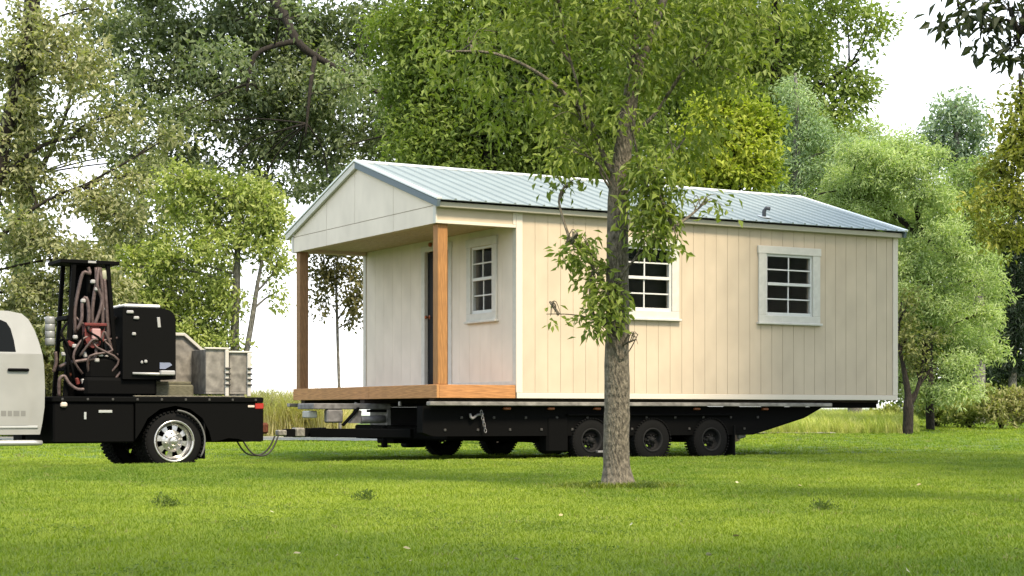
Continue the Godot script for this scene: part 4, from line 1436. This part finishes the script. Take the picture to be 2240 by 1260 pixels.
	tree("twin_stem_tree", "small yellow-green tree with two thin pale stems behind the flatbed", "",
		[[512, 968, d, 0.115], [514, 800, d, 0.105], [514, 700, d, 0.10], [518, 600, d, 0.085], [520, 500, d, 0.06], [520, 400, d, 0.03]],
		[[[518, 950, d - 0.2, 0.075], [535, 800, d - 0.2, 0.07], [553, 690, d - 0.2, 0.062], [562, 630, d - 0.2, 0.05], [575, 560, d - 0.2, 0.03]], [[560, 640, d - 0.2, 0.03], [595, 600, d - 0.2, 0.02], [610, 560, d - 0.2, 0.012]]],
		[[520, 420, 90, 45, d, 1.1], [430, 480, 75, 55, d], [560, 480, 70, 60, d, 1.2], [480, 540, 90, 60, d], [350, 560, 75, 60, d], [590, 560, 45, 50, d], [420, 640, 90, 50, d], [310, 650, 60, 45, d], [490, 660, 60, 50, d, 0.8], [605, 640, 22, 60, d, 0.4], [420, 720, 90, 40, d, 1.1], [280, 580, 50, 40, d, 0.8], [330, 700, 80, 50, d, 1.1], [400, 790, 110, 60, d, 1.1], [490, 770, 60, 50, d, 0.8], [380, 400, 70, 50, d, 0.7], [440, 400, 60, 40, d, 0.8], [600, 470, 40, 50, d, 1.0]],
		"broad", Color(0.14, 0.175, 0.035), Color(0.31, 0.325, 0.085), bark_grey, {"seed": 8, "scale": 1.1, "cover": 2.6, "gap": -0.15, "lift": 1.6})
	d = 42.0
	tree("young_elm_tree", "pale olive young tree filling in behind the mast and engine housing", "",
		[[300, 955, d, 0.13], [300, 750, d, 0.11], [305, 560, d, 0.09], [310, 420, d, 0.05], [315, 330, d, 0.02]],
		[],
		[[310, 380, 70, 50, d, 0.8], [260, 450, 80, 50, d, 0.8], [370, 460, 70, 45, d, 0.8], [300, 530, 90, 45, d], [220, 590, 80, 50, d], [360, 600, 80, 50, d], [290, 660, 90, 50, d], [380, 700, 70, 45, d], [230, 720, 80, 50, d], [330, 780, 100, 50, d, 1.1], [430, 760, 60, 50, d], [470, 830, 60, 40, d], [480, 610, 40, 60, d, 0.8]],
		"broad", Color(0.13, 0.155, 0.05), Color(0.29, 0.30, 0.12), bark_grey, {"seed": 63, "scale": 1.2, "cover": 2.6, "gap": -0.15, "lift": 1.5})
	# thin tree seen through the porch
	d = 44.0
	tree("slim_porch_tree", "thin-stemmed tree seen through the open porch against the white sky", "",
		[[744, 962, d, 0.045], [742, 850, d, 0.042], [738, 720, d, 0.038], [736, 600, d, 0.03], [745, 500, d, 0.02]],
		[[[738, 700, d, 0.025], [770, 650, d, 0.02], [790, 600, d, 0.01]]],
		[[720, 600, 40, 38, d, 1.0], [765, 590, 42, 34, d, 1.2], [785, 645, 24, 48, d, 1.4], [700, 660, 26, 40, d, 0.7], [735, 540, 60, 40, d], [775, 700, 26, 14, d, 0.7]],
		"broad", Color(0.055, 0.06, 0.016), Color(0.14, 0.12, 0.035), bark_grey, {"seed": 9, "scale": 1.15, "cover": 2.2, "gap": -0.2, "branch": 0.018})
	# trees behind the cabin
	d = 34.0
	tree("maple_tree", "broad mid-green maple behind the cabin roof ridge", "trees behind the cabin",
		[[1078, 965, d, 0.26], [1076, 600, d, 0.22], [1074, 340, d, 0.18], [1085, 150, d, 0.14], [1100, -60, d, 0.10], [1110, -260, d, 0.05]],
		[[[1074, 340, d, 0.09], [1000, 240, d, 0.07], [930, 150, d, 0.04]], [[1078, 300, d, 0.09], [1160, 220, d, 0.06], [1240, 130, d, 0.03]]],
		[[960, 300, 120, 90, d, 1.2], [1090, 250, 120, 90, d, 1.2], [1220, 280, 120, 90, d, 1.2], [930, 190, 110, 80, d, 1.1], [1050, 120, 130, 90, d, 1.1], [1200, 120, 140, 100, d, 1.2], [1330, 200, 110, 110, d, 1.1], [900, 70, 110, 80, d], [1080, 10, 150, 70, d], [1290, 30, 140, 80, d], [1000, 390, 110, 40, d, 1.2], [1150, 370, 120, 50, d, 1.2], [1300, 370, 100, 50, d, 1.2], [1100, -150, 260, 120, d, 0.5]],
		"broad", Color(0.075, 0.11, 0.015), Color(0.17, 0.21, 0.032), bark_dark, {"seed": 12, "scale": 1.1, "cover": 3.0, "gap": -0.3})
	d = 33.0
	tree("yellow_maple_tree", "bright yellow-green maple right of the trunk, above the cabin roof", "trees behind the cabin",
		[[1600, 962, d, 0.16], [1600, 600, d, 0.13], [1598, 400, d, 0.10], [1600, 280, d, 0.06], [1605, 190, d, 0.03]],
		[],
		[[1600, 320, 105, 85, d, 1.2], [1560, 250, 75, 60, d, 1.1], [1655, 270, 60, 60, d, 1.1], [1500, 370, 70, 55, d, 1.1], [1645, 385, 75, 45, d, 1.2], [1560, 400, 80, 35, d, 1.1], [1600, 215, 50, 40, d]],
		"broad", Color(0.16, 0.20, 0.014), Color(0.33, 0.345, 0.035), bark_dark, {"seed": 14, "scale": 1.05, "cover": 2.4, "gap": -0.3})
	d = 44.0
	tree("poplar_tree", "tall soft-green tree reaching out of view behind the yellow-green maple", "trees behind the cabin",
		[[1690, 955, d, 0.3], [1690, 500, d, 0.24], [1695, 200, d, 0.16], [1700, -60, d, 0.10], [1700, -300, d, 0.05]],
		[[[1693, 260, d, 0.1], [1790, 190, d, 0.07], [1880, 130, d, 0.03]]],
		[[1640, 130, 110, 90, d, 1.1], [1740, 90, 100, 80, d, 1.0], [1570, 60, 100, 90, d, 1.0], [1830, 200, 80, 70, d, 0.9], [1780, 290, 90, 60, d, 1.1], [1890, 60, 60, 70, d, 0.6], [1680, 230, 110, 60, d, 1.1], [1500, 150, 100, 90, d], [1440, 250, 90, 90, d], [1700, -100, 200, 110, d, 0.6], [1480, 20, 110, 90, d], [1830, 10, 80, 50, d, 0.6], [1905, 190, 50, 50, d, 0.5]],
		"broad", Color(0.10, 0.14, 0.025), Color(0.22, 0.26, 0.05), bark_dark, {"seed": 15, "scale": 1.35, "cover": 2.4, "gap": -0.22})
	d = 42.0
	tree("pale_pine_tree", "pale blue-green pine with soft needles above the roof's far end", "trees behind the cabin",
		[[1745, 955, d, 0.2], [1745, 600, d, 0.16], [1743, 400, d, 0.12], [1742, 250, d, 0.07], [1740, 160, d, 0.03]],
		[],
		[[1740, 215, 45, 45, d], [1760, 290, 65, 45, d, 1.1], [1735, 360, 70, 40, d, 1.0], [1800, 380, 70, 40, d, 1.0], [1720, 420, 60, 30, d], [1850, 330, 70, 40, d]],
		"fine", Color(0.16, 0.215, 0.09), Color(0.31, 0.36, 0.18), bark_grey, {"lift": 1.6, "seed": 16, "scale": 1.0, "cover": 2.0, "gap": -0.3})
	d = 40.0
	tree("willow_tree", "large pale-green feathery tree right of the cabin, layered boughs to the ground", "trees right of the cabin",
		[[2035, 925, d, 0.10], [2030, 700, d, 0.09], [2020, 550, d, 0.08], [2000, 420, d, 0.06], [1985, 320, d, 0.03]],
		[[[2015, 520, d, 0.07], [1930, 450, d, 0.05], [1860, 415, d, 0.035], [1790, 425, d, 0.015]], [[2020, 560, d, 0.06], [2090, 480, d, 0.05], [2160, 440, d, 0.02]]],
		[[1884, 335, 60, 18, d + -1.0, 1.1], [1955, 355, 73, 23, d + -0.7, 1.1], [2023, 339, 53, 17, d + -0.7, 1.1], [1919, 394, 73, 24, d + -0.7, 1.1], [1950, 390, 71, 24, d + 0.9, 1.1], [2001, 389, 69, 21, d + -0.8, 1.1], [1896, 419, 77, 24, d + 0.1, 1.1], [1950, 438, 66, 24, d + 0.8, 1.1], [2022, 426, 67, 20, d + -0.8, 1.1], [1943, 478, 49, 17, d + 0.3, 1.1], [2004, 471, 63, 20, d + 1.2, 1.1], [2061, 468, 54, 22, d + -0.5, 1.1], [1945, 518, 58, 22, d + 1.0, 1.1], [1995, 502, 55, 23, d + 0.3, 1.1], [2063, 508, 53, 21, d + -1.1, 1.1], [1962, 564, 78, 23, d + 1.1, 1.1], [1990, 549, 78, 23, d + -0.2, 1.1], [2099, 557, 74, 19, d + -0.7, 1.1], [1950, 588, 60, 25, d + -0.4, 1.1], [1990, 586, 53, 24, d + -0.3, 1.1], [2066, 587, 79, 20, d + -0.7, 1.1], [1930, 628, 53, 23, d + -0.8, 1.1], [1992, 638, 55, 25, d + -0.9, 1.1], [2078, 645, 61, 25, d + -0.1, 1.1], [1940, 678, 49, 20, d + -0.6, 1.1], [2034, 688, 63, 17, d + -0.6, 1.1], [2064, 673, 55, 24, d + -0.9, 1.1], [1930, 733, 66, 25, d + -0.2, 1.1], [2035, 726, 73, 23, d + -0.0, 1.1], [2056, 716, 75, 25, d + 1.0, 1.1], [1944, 768, 73, 22, d + 0.8, 1.1], [2016, 768, 69, 19, d + 1.0, 1.1], [2099, 754, 79, 25, d + 0.4, 1.1], [1930, 816, 52, 25, d + 0.4, 1.1], [1993, 799, 68, 22, d + 0.6, 1.1], [2098, 800, 48, 25, d + -1.2, 1.1], [1971, 839, 73, 24, d + 0.9, 1.1], [2017, 858, 54, 23, d + -0.4, 1.1], [2096, 855, 63, 21, d + -1.1, 1.1], [1900, 385, 95, 30, d], [1840, 430, 80, 24, d], [1900, 455, 80, 26, d], [1960, 330, 70, 34, d], [2150, 690, 60, 24, d], [2165, 770, 50, 20, d], [2150, 610, 50, 24, d], [1980, 720, 30, 70, d]],
		"fine", Color(0.18, 0.225, 0.07), Color(0.36, 0.40, 0.16), bark_dark, {"lift": 1.6, "seed": 18, "scale": 0.9, "cover": 2.8, "gap": -0.22})
	d = 47.0
	tree("pale_elm_tree", "tall pale-green tree directly behind the cabin's far end of the roof", "trees right of the cabin",
		[[1870, 930, d, 0.2], [1870, 600, d, 0.16], [1868, 420, d, 0.12], [1860, 250, d, 0.05]],
		[[[1868, 470, d, 0.06], [1830, 420, d, 0.05], [1800, 380, d, 0.02]]],
		[[1870, 300, 60, 40, d], [1830, 360, 70, 35, d], [1910, 350, 60, 40, d], [1880, 420, 90, 40, d], [1920, 520, 60, 60, d], [1940, 640, 50, 70, d], [1950, 780, 40, 60, d], [1820, 460, 60, 30, d]],
		"fine", Color(0.16, 0.21, 0.07), Color(0.32, 0.36, 0.15), bark_grey, {"lift": 1.6, "seed": 61, "scale": 1.1, "cover": 2.6, "gap": -0.22})
	tree("pale_elm_tree", "pale-green tree between the feathery tree and the right edge", "trees right of the cabin",
		[[2140, 930, d, 0.2], [2140, 600, d, 0.16], [2138, 460, d, 0.1], [2135, 350, d, 0.04]],
		[],
		[[2120, 390, 60, 35, d], [2080, 430, 60, 35, d], [2160, 450, 50, 40, d], [2120, 500, 70, 35, d], [2140, 570, 60, 35, d], [2150, 650, 55, 35, d], [2130, 730, 60, 35, d]],
		"fine", Color(0.16, 0.21, 0.06), Color(0.32, 0.36, 0.13), bark_grey, {"lift": 1.6, "seed": 62, "scale": 1.1, "cover": 2.6, "gap": -0.22})
	d = 37.0
	tree("small_forked_tree", "small tree with a forked dark stem just past the cabin's far corner", "trees right of the cabin",
		[[1986, 932, d, 0.12], [1987, 895, d, 0.11], [1986, 860, d, 0.075], [1976, 800, d, 0.05], [1965, 740, d, 0.03], [1972, 660, d, 0.015]],
		[[[1988, 890, d, 0.06], [2004, 860, d, 0.05], [2018, 800, d, 0.035], [2020, 730, d, 0.015]], [[1988, 880, d, 0.04], [2012, 842, d, 0.03], [2040, 800, d, 0.015]]],
		[[1985, 740, 45, 45, d, 0.8], [2010, 790, 45, 30, d, 0.7], [1985, 670, 40, 45, d, 0.7], [2040, 740, 35, 35, d, 0.6]],
		"broad", Color(0.09, 0.10, 0.02), Color(0.20, 0.20, 0.06), bark_dark, {"seed": 19, "scale": 0.95, "cover": 1.8, "gap": -0.15})
	d = 36.0
	tree("edge_tree", "yellowish tree at the right edge beside the feathery tree", "trees right of the cabin",
		[[2290, 940, d, 0.2], [2280, 650, d, 0.17], [2260, 400, d, 0.12], [2240, 260, d, 0.06], [2230, 160, d, 0.03]],
		[[[2268, 480, d, 0.06], [2210, 420, d, 0.04], [2165, 400, d, 0.02]]],
		[[2190, 370, 50, 50, d, 1.1], [2160, 440, 50, 40, d, 1.1], [2220, 290, 45, 60, d, 1.2], [2250, 220, 50, 50, d], [2230, 420, 50, 60, d, 1.1], [2180, 510, 50, 40, d], [2240, 520, 40, 40, d, 0.9], [2260, 330, 60, 60, d]],
		"broad", Color(0.11, 0.125, 0.018), Color(0.27, 0.26, 0.04), bark_dark, {"seed": 21, "scale": 1.05, "cover": 2.2, "gap": -0.2})
	d = 75.0
	tree("far_round_tree", "distant grey-green round tree under the gap of white sky", "trees right of the cabin",
		[[2095, 930, d, 0.3], [2095, 500, d, 0.25], [2093, 320, d, 0.18], [2090, 220, d, 0.08]],
		[],
		[[2090, 250, 55, 45, d, 1.2], [2050, 300, 55, 40, d, 1.1], [2130, 300, 50, 45, d, 1.1], [2085, 345, 90, 35, d, 1.1], [1990, 340, 60, 30, d], [2160, 370, 50, 40, d]],
		"broad", Color(0.11, 0.15, 0.08), Color(0.22, 0.26, 0.15), bark_grey, {"lift": 1.6, "seed": 22, "scale": 2.0, "cover": 2.2, "gap": -0.25})
	# dark trees in the shade at the right
	d = 52.0
	for k in 3:
		var x: float = [2130.0, 2215.0, 2290.0][k]
		tree("dark_spruce_tree", ["dark shaded evergreen seen under the feathery tree's boughs", "dark shaded evergreen with a pale stem at the right edge, second from the feathery tree", "dark evergreen mostly cut off by the right edge, behind the yellowish tree"][k], "dark evergreens in the shade at the right",
			[[x, 925, d + k, 0.14], [x, 700, d + k, 0.11], [x, 480, d + k, 0.06], [x, 380, d + k, 0.03]], [],
			[[x, 450, 40, 45, d + k, 1.3], [x - 10, 540, 50, 55, d + k, 1.3], [x + 10, 630, 60, 55, d + k, 1.4], [x - 5, 720, 65, 50, d + k, 1.4], [x, 795, 65, 35, d + k, 1.2]],
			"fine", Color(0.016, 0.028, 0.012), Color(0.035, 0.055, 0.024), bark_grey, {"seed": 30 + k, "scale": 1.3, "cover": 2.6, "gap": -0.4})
	# branch hanging in from a near tree outside the right edge
	d = 10.5
	tree("oak_tree", "oak standing just outside the right edge, its dark leafy branch hanging into the white sky", "",
		[[2620, 1120, d, 0.20], [2615, 700, d, 0.17], [2600, 300, d, 0.15], [2580, 0, d, 0.12], [2560, -300, d, 0.08]],
		[[[2595, 120, d, 0.06], [2480, 0, d, 0.045], [2340, -50, d, 0.035], [2200, -30, d, 0.02], [2100, 10, d, 0.008]], [[2340, -50, d, 0.02], [2270, 20, d - 0.1, 0.014], [2215, 90, d - 0.1, 0.006]]],
		[[2205, 40, 60, 45, d, 1.0], [2100, 25, 45, 30, d, 0.9], [2215, 110, 36, 40, d - 0.1, 0.8], [2300, 40, 70, 60, d, 0.9], [2150, 75, 35, 25, d, 0.6], [2420, -20, 120, 100, d, 0.8], [2560, -200, 250, 180, d, 0.7], [2640, 40, 150, 110, d, 0.6]],
		"ash", Color(0.025, 0.035, 0.010), Color(0.06, 0.07, 0.02), bark_dark, {"seed": 25, "branch": 0.015, "scale": 1.1, "cover": 8.0, "gap": -0.2, "lift": 1.0})
	d = 14.0
	tree("shade_maple_tree", "broad maple standing outside the right edge, shading the lawn there", "",
		[[3750, 1060, d, 0.26], [3740, 600, d, 0.22], [3720, 0, d, 0.18], [3700, -600, d, 0.13], [3680, -1400, d, 0.08], [3670, -2000, d, 0.03]],
		[],
		[[3500, -900, 420, 380, d, 1.0], [3950, -900, 420, 380, d, 0.8], [3700, -1500, 480, 420, d, 0.9], [3650, -950, 380, 350, d + 2.0, 1.0], [3700, -950, 380, 350, d - 2.0, 0.9], [3400, -1400, 350, 330, d + 1.0, 0.9], [3500, -400, 300, 230, d + 1.0, 0.8]],
		"broad", Color(0.06, 0.10, 0.014), Color(0.13, 0.17, 0.03), bark_dark, {"seed": 51, "branch": 0.06, "scale": 1.6, "cover": 2.2, "gap": -0.3})
	near_tree(bark_dark)
	d = 20.5
	tree("elm_tree", "tall elm outside the right edge, beyond the shading maple", "",
		[[2760, 1018, d, 0.24], [2755, 700, d, 0.2], [2750, 200, d, 0.17], [2720, -250, d, 0.12], [2680, -700, d, 0.06], [2660, -1000, d, 0.02]],
		[],
		[[2480, -480, 240, 230, d, 1.0], [2690, -480, 260, 250, d, 1.0], [2560, -800, 300, 250, d, 0.9], [2470, -480, 220, 220, d + 2.0, 1.0], [2520, -500, 230, 220, d - 2.0, 0.9], [2800, -300, 220, 220, d + 1.0, 0.9], [2620, -300, 180, 150, d + 1.5, 0.9]],
		"broad", Color(0.06, 0.10, 0.014), Color(0.13, 0.17, 0.03), bark_dark, {"seed": 52, "branch": 0.06, "scale": 1.6, "cover": 2.2, "gap": -0.3})
	# woodland behind everything, right of the porch
	var cl := []
	for q in [[960, 330, 140, 110], [1150, 250, 180, 140], [1350, 280, 180, 150], [1550, 200, 180, 150], [1700, 320, 160, 120], [1850, 400, 130, 90], [1000, 120, 160, 130], [1250, 80, 190, 130], [1480, 40, 180, 130], [1960, 520, 120, 130], [2100, 560, 120, 140], [2200, 640, 110, 150], [1980, 720, 100, 130], [2120, 790, 140, 90], [2050, 850, 120, 60], [2200, 840, 120, 70], [1850, 560, 120, 160], [1700, 90, 130, 110], [880, 230, 70, 90]]:
		var dd := 58.0
		cl.append([spot(q[0], q[1], dd), Vector3(q[2], q[3], 140.0) * dd / FOC, 1.0])
	var wd := Node3D.new()
	crown(self, Vector3.ZERO, cl, "broad", Color(0.08, 0.12, 0.025), Color(0.18, 0.22, 0.055), 2.0, 2.2, -0.5, 41, "woodland")
	wd.free()
	for o in get_children():
		if str(o.name).begins_with("woodland"):
			tag(o as Node3D, "mass of green woodland filling the distance behind the cabin and trees", "woodland", "", "stuff")

func near_tree(bark: Material) -> void:
	# stands beside and behind the photographer; its high crown shades the near lawn
	var b := Vector3(5.2, 0.0, 2.5)
	var t := thing("linden_tree", "high-crowned linden beside the photographer, out of view, shading the near lawn", "tree", b)
	var st := new_st(true)
	tube(st, [Vector3(0, -0.2, 0), Vector3(0, 0.3, 0), Vector3(-0.1, 4.0, -0.2), Vector3(-0.3, 8.0, -0.8), Vector3(-0.5, 12.0, -1.2)], [0.34, 0.26, 0.22, 0.15, 0.04], 12, 5, 0.1)
	put("trunk", st, bark, t)
	var cl := []
	for q in [[-1.5, 7.6, -4.2, 1.9, 0.9], [-3.6, 8.2, -4.6, 1.9, 0.7], [0.6, 8.0, -4.0, 2.0, 0.9], [-0.8, 9.8, -2.5, 2.3, 0.9], [1.8, 9.0, -1.0, 2.2, 0.9], [-5.6, 8.6, -4.2, 1.8, 0.5], [-1.0, 11.5, -1.0, 2.0, 0.9], [-2.8, 9.4, -1.6, 1.9, 0.8]]:
		var c := Vector3(q[0], q[1], q[2])
		cl.append([c, Vector3(q[3], q[3] * 0.7, q[3]), q[4]])
		st = new_st(true)
		tube(st, [Vector3(-0.15, 5.0, -0.4), Vector3(-0.15, 5.0, -0.4).lerp(c, 0.5) + Vector3(0, 0.5, 0), c], [0.09, 0.06, 0.02], 6, 4)
		put("limb", st, bark, t)
	crown(t, Vector3.ZERO, cl, "broad", Color(0.07, 0.11, 0.015), Color(0.15, 0.19, 0.03), 1.6, 0.9, -0.2, 91)

func build_plants() -> void:
	# tall golden grass behind the hitch and yellow-green tall grass past the trailer tail
	var blades := []
	for s in 3:
		blades.append(grass_mesh(40 + s, 22, 1.0, 0.32, 0.014))
	var mk := func(called: String, label: String, pxa: float, pxb: float, da: float, db: float, n: int, h0: float, h1: float, c0: Color, c1: Color) -> void:
		var xf := []
		var cl := []
		for i in n:
			var dd := rng.randf_range(da, db)
			var px := rng.randf_range(pxa, pxb)
			var x := (px - 1120.0) / FOC * dd
			var edge := minf(1.0, minf(px - pxa, pxb - px) / 60.0 + 0.35)
			var s := rng.randf_range(h0, h1) * edge
			xf.append(Transform3D(Basis(Vector3.UP, rng.randf() * TAU).scaled(Vector3(s * 0.8, s, s * 0.8)), Vector3(x, ground(x, -dd), -dd)))
			cl.append(c0.lerp(c1, rng.randf()))
		scatter(called, blades[rng.randi() % 3], xf, cl, leaf_mat("grass blade", 0.6), self, label, "tall grass")
	mk.call("tall_grass", "golden tall grass behind the hitch between truck and cabin", 455, 770, 45.0, 54.0, 2600, 0.35, 1.2, Color(0.50, 0.46, 0.20), Color(0.74, 0.66, 0.40))
	mk.call("tall_grass", "rough yellow-green grass on the rise past the trailer tail", 1590, 2010, 37.0, 54.0, 5200, 0.10, 0.40, Color(0.30, 0.38, 0.07), Color(0.56, 0.56, 0.20))
	mk.call("tall_grass", "straw-coloured grass along the far side of the gravel drive", -300, 460, 45.0, 55.0, 2400, 0.4, 1.0, Color(0.2, 0.19, 0.06), Color(0.34, 0.30, 0.12))
	# bushes
	var bushes := [
		[702, 950, 50.0, 30, 62, Color(0.13, 0.15, 0.02), Color(0.28, 0.27, 0.05), "yellow-green bush seen under the porch beside the thin stem"],
		[570, 950, 50.0, 48, 55, Color(0.12, 0.13, 0.04), Color(0.26, 0.25, 0.10), "greyish bush among the golden grass behind the hitch"],
		[2050, 932, 43.0, 48, 50, Color(0.11, 0.15, 0.025), Color(0.24, 0.26, 0.07), "low weedy bush beside the small forked tree"],
		[2120, 936, 42.0, 45, 46, Color(0.13, 0.17, 0.025), Color(0.28, 0.29, 0.08), "weedy bush before the dark gap, middle of the right-hand row"],
		[2190, 938, 41.0, 48, 56, Color(0.13, 0.16, 0.025), Color(0.30, 0.28, 0.10), "pale-tipped weedy bush next to the right edge"],
		[2260, 940, 41.0, 48, 56, Color(0.15, 0.15, 0.03), Color(0.33, 0.28, 0.12), "weedy bush cut by the right edge"],
		[1940, 930, 46.0, 40, 26, Color(0.16, 0.18, 0.03), Color(0.30, 0.30, 0.08), "low bush in rough grass behind the cabin's far corner"],
		[330, 955, 46.0, 80, 170, Color(0.07, 0.10, 0.016), Color(0.16, 0.18, 0.03), "dense green bush behind the engine housing"],
		[190, 958, 44.0, 90, 180, Color(0.08, 0.10, 0.02), Color(0.17, 0.17, 0.04), "olive bush behind the hydraulic mast"],
		[440, 955, 48.0, 65, 130, Color(0.08, 0.11, 0.016), Color(0.17, 0.19, 0.03), "green bush behind the grey bins"],
		[50, 960, 42.0, 100, 190, Color(0.06, 0.07, 0.016), Color(0.15, 0.14, 0.04), "brownish bush behind the pickup cab"]]
	var k := 0
	for q in bushes:
		var b := spot(q[0], q[1], q[2])
		b.y = ground(b.x, b.z)
		var t := thing("bush", q[7], "bush", b)
		var s: float = q[2] / FOC
		var cl := []
		for i in 7:
			var a := TAU * i / 7.0
			var off := Vector3(cos(a) * q[3] * 0.55, q[4] * rng.randf_range(0.4, 1.2), sin(a) * q[3] * 0.5) * s
			cl.append([off, Vector3(q[3] * 0.5, q[4] * 0.5, q[3] * 0.5) * s, 0.8])
		var st := new_st(true)
		for i in 6:
			var e: Vector3 = cl[i][0]
			tube(st, [Vector3(0, -0.05, 0), e * 0.5 + Vector3(0, 0.05, 0), e], [0.02, 0.015, 0.006], 5, 3)
		put("stem", st, mat("dark bark", Color(0.07, 0.055, 0.04), 0.95), t)
		crown(t, Vector3.ZERO, cl, "weed", q[5], q[6], 1.1, 4.0, -0.35, 60 + k, "foliage", 1.3)
		k += 1
	# fallen leaves on the lawn
	var specks := [[1116, 1073], [1227, 1128], [1381, 1148], [735, 1218], [595, 1121], [890, 1201], [1612, 1056], [1750, 1063], [1550, 1215], [1960, 1173], [1985, 1250], [2225, 1203], [310, 1055], [900, 1228], [1920, 1042], [1610, 1174], [1130, 1225], [650, 1212], [1780, 1097], [2010, 1062]]
	var i := 0
	for q in specks:
		var dd: float = FOC * (EYE - 0.03) / (q[1] - 905.0)
		var p := spot(q[0], q[1], dd)
		p.y = ground(p.x, p.z) + 0.034
		var st := new_st()
		var s := rng.randf_range(0.010, 0.016)
		var bs := Basis.from_euler(Vector3(rng.randf_range(0.2, 0.9), rng.randf() * TAU, rng.randf_range(-0.4, 0.4)))
		var ring := []
		for n in 8:
			var a := TAU * n / 8.0
			ring.append(bs * Vector3(cos(a) * s * (1.3 if n % 4 == 0 else 0.85), 0.2 * s * absf(sin(a)), sin(a) * s * 0.8))
		for n in 8:
			tri(st, Vector3.ZERO, ring[n], ring[(n + 1) % 8], bs.y)
		var o := put("fallen_leaf", st, mat(["pale leaf", "tan leaf"][i % 2], [Color(0.34, 0.33, 0.20), Color(0.30, 0.25, 0.12)][i % 2], 0.7), self, p)
		tag(o, "small pale fallen leaf lying on the mown lawn", "leaf", "fallen leaves scattered on the lawn")
		i += 1
	# darker weed tufts
	for q in [[795, 1100, "dark weed tuft in open lawn below the cabin's near corner"], [360, 1113, "wide dark weed tuft in the lawn in front of the truck's rear wheel"], [1800, 1120, "dark weed tuft alone in the lawn before the cabin's far window"], [1410, 1074, "small weed tuft just right of the ash tree's base"], [1300, 1072, "small weed tuft at the left foot of the ash tree"]]:
		var dd: float = FOC * EYE / (q[1] - 905.0)
		var p := spot(q[0], q[1], dd)
		p.y = ground(p.x, p.z)
		var t := thing("weed_tuft", q[2], "weed", p, 0.0, "weed tufts in the lawn")
		crown(t, Vector3.ZERO, [[Vector3(0, 0.04, 0), Vector3(0.09, 0.03, 0.06), 3.0]], "weed", Color(0.07, 0.11, 0.014), Color(0.12, 0.16, 0.02), 0.17, 0.6, -1.0, int(q[0]), "blades")
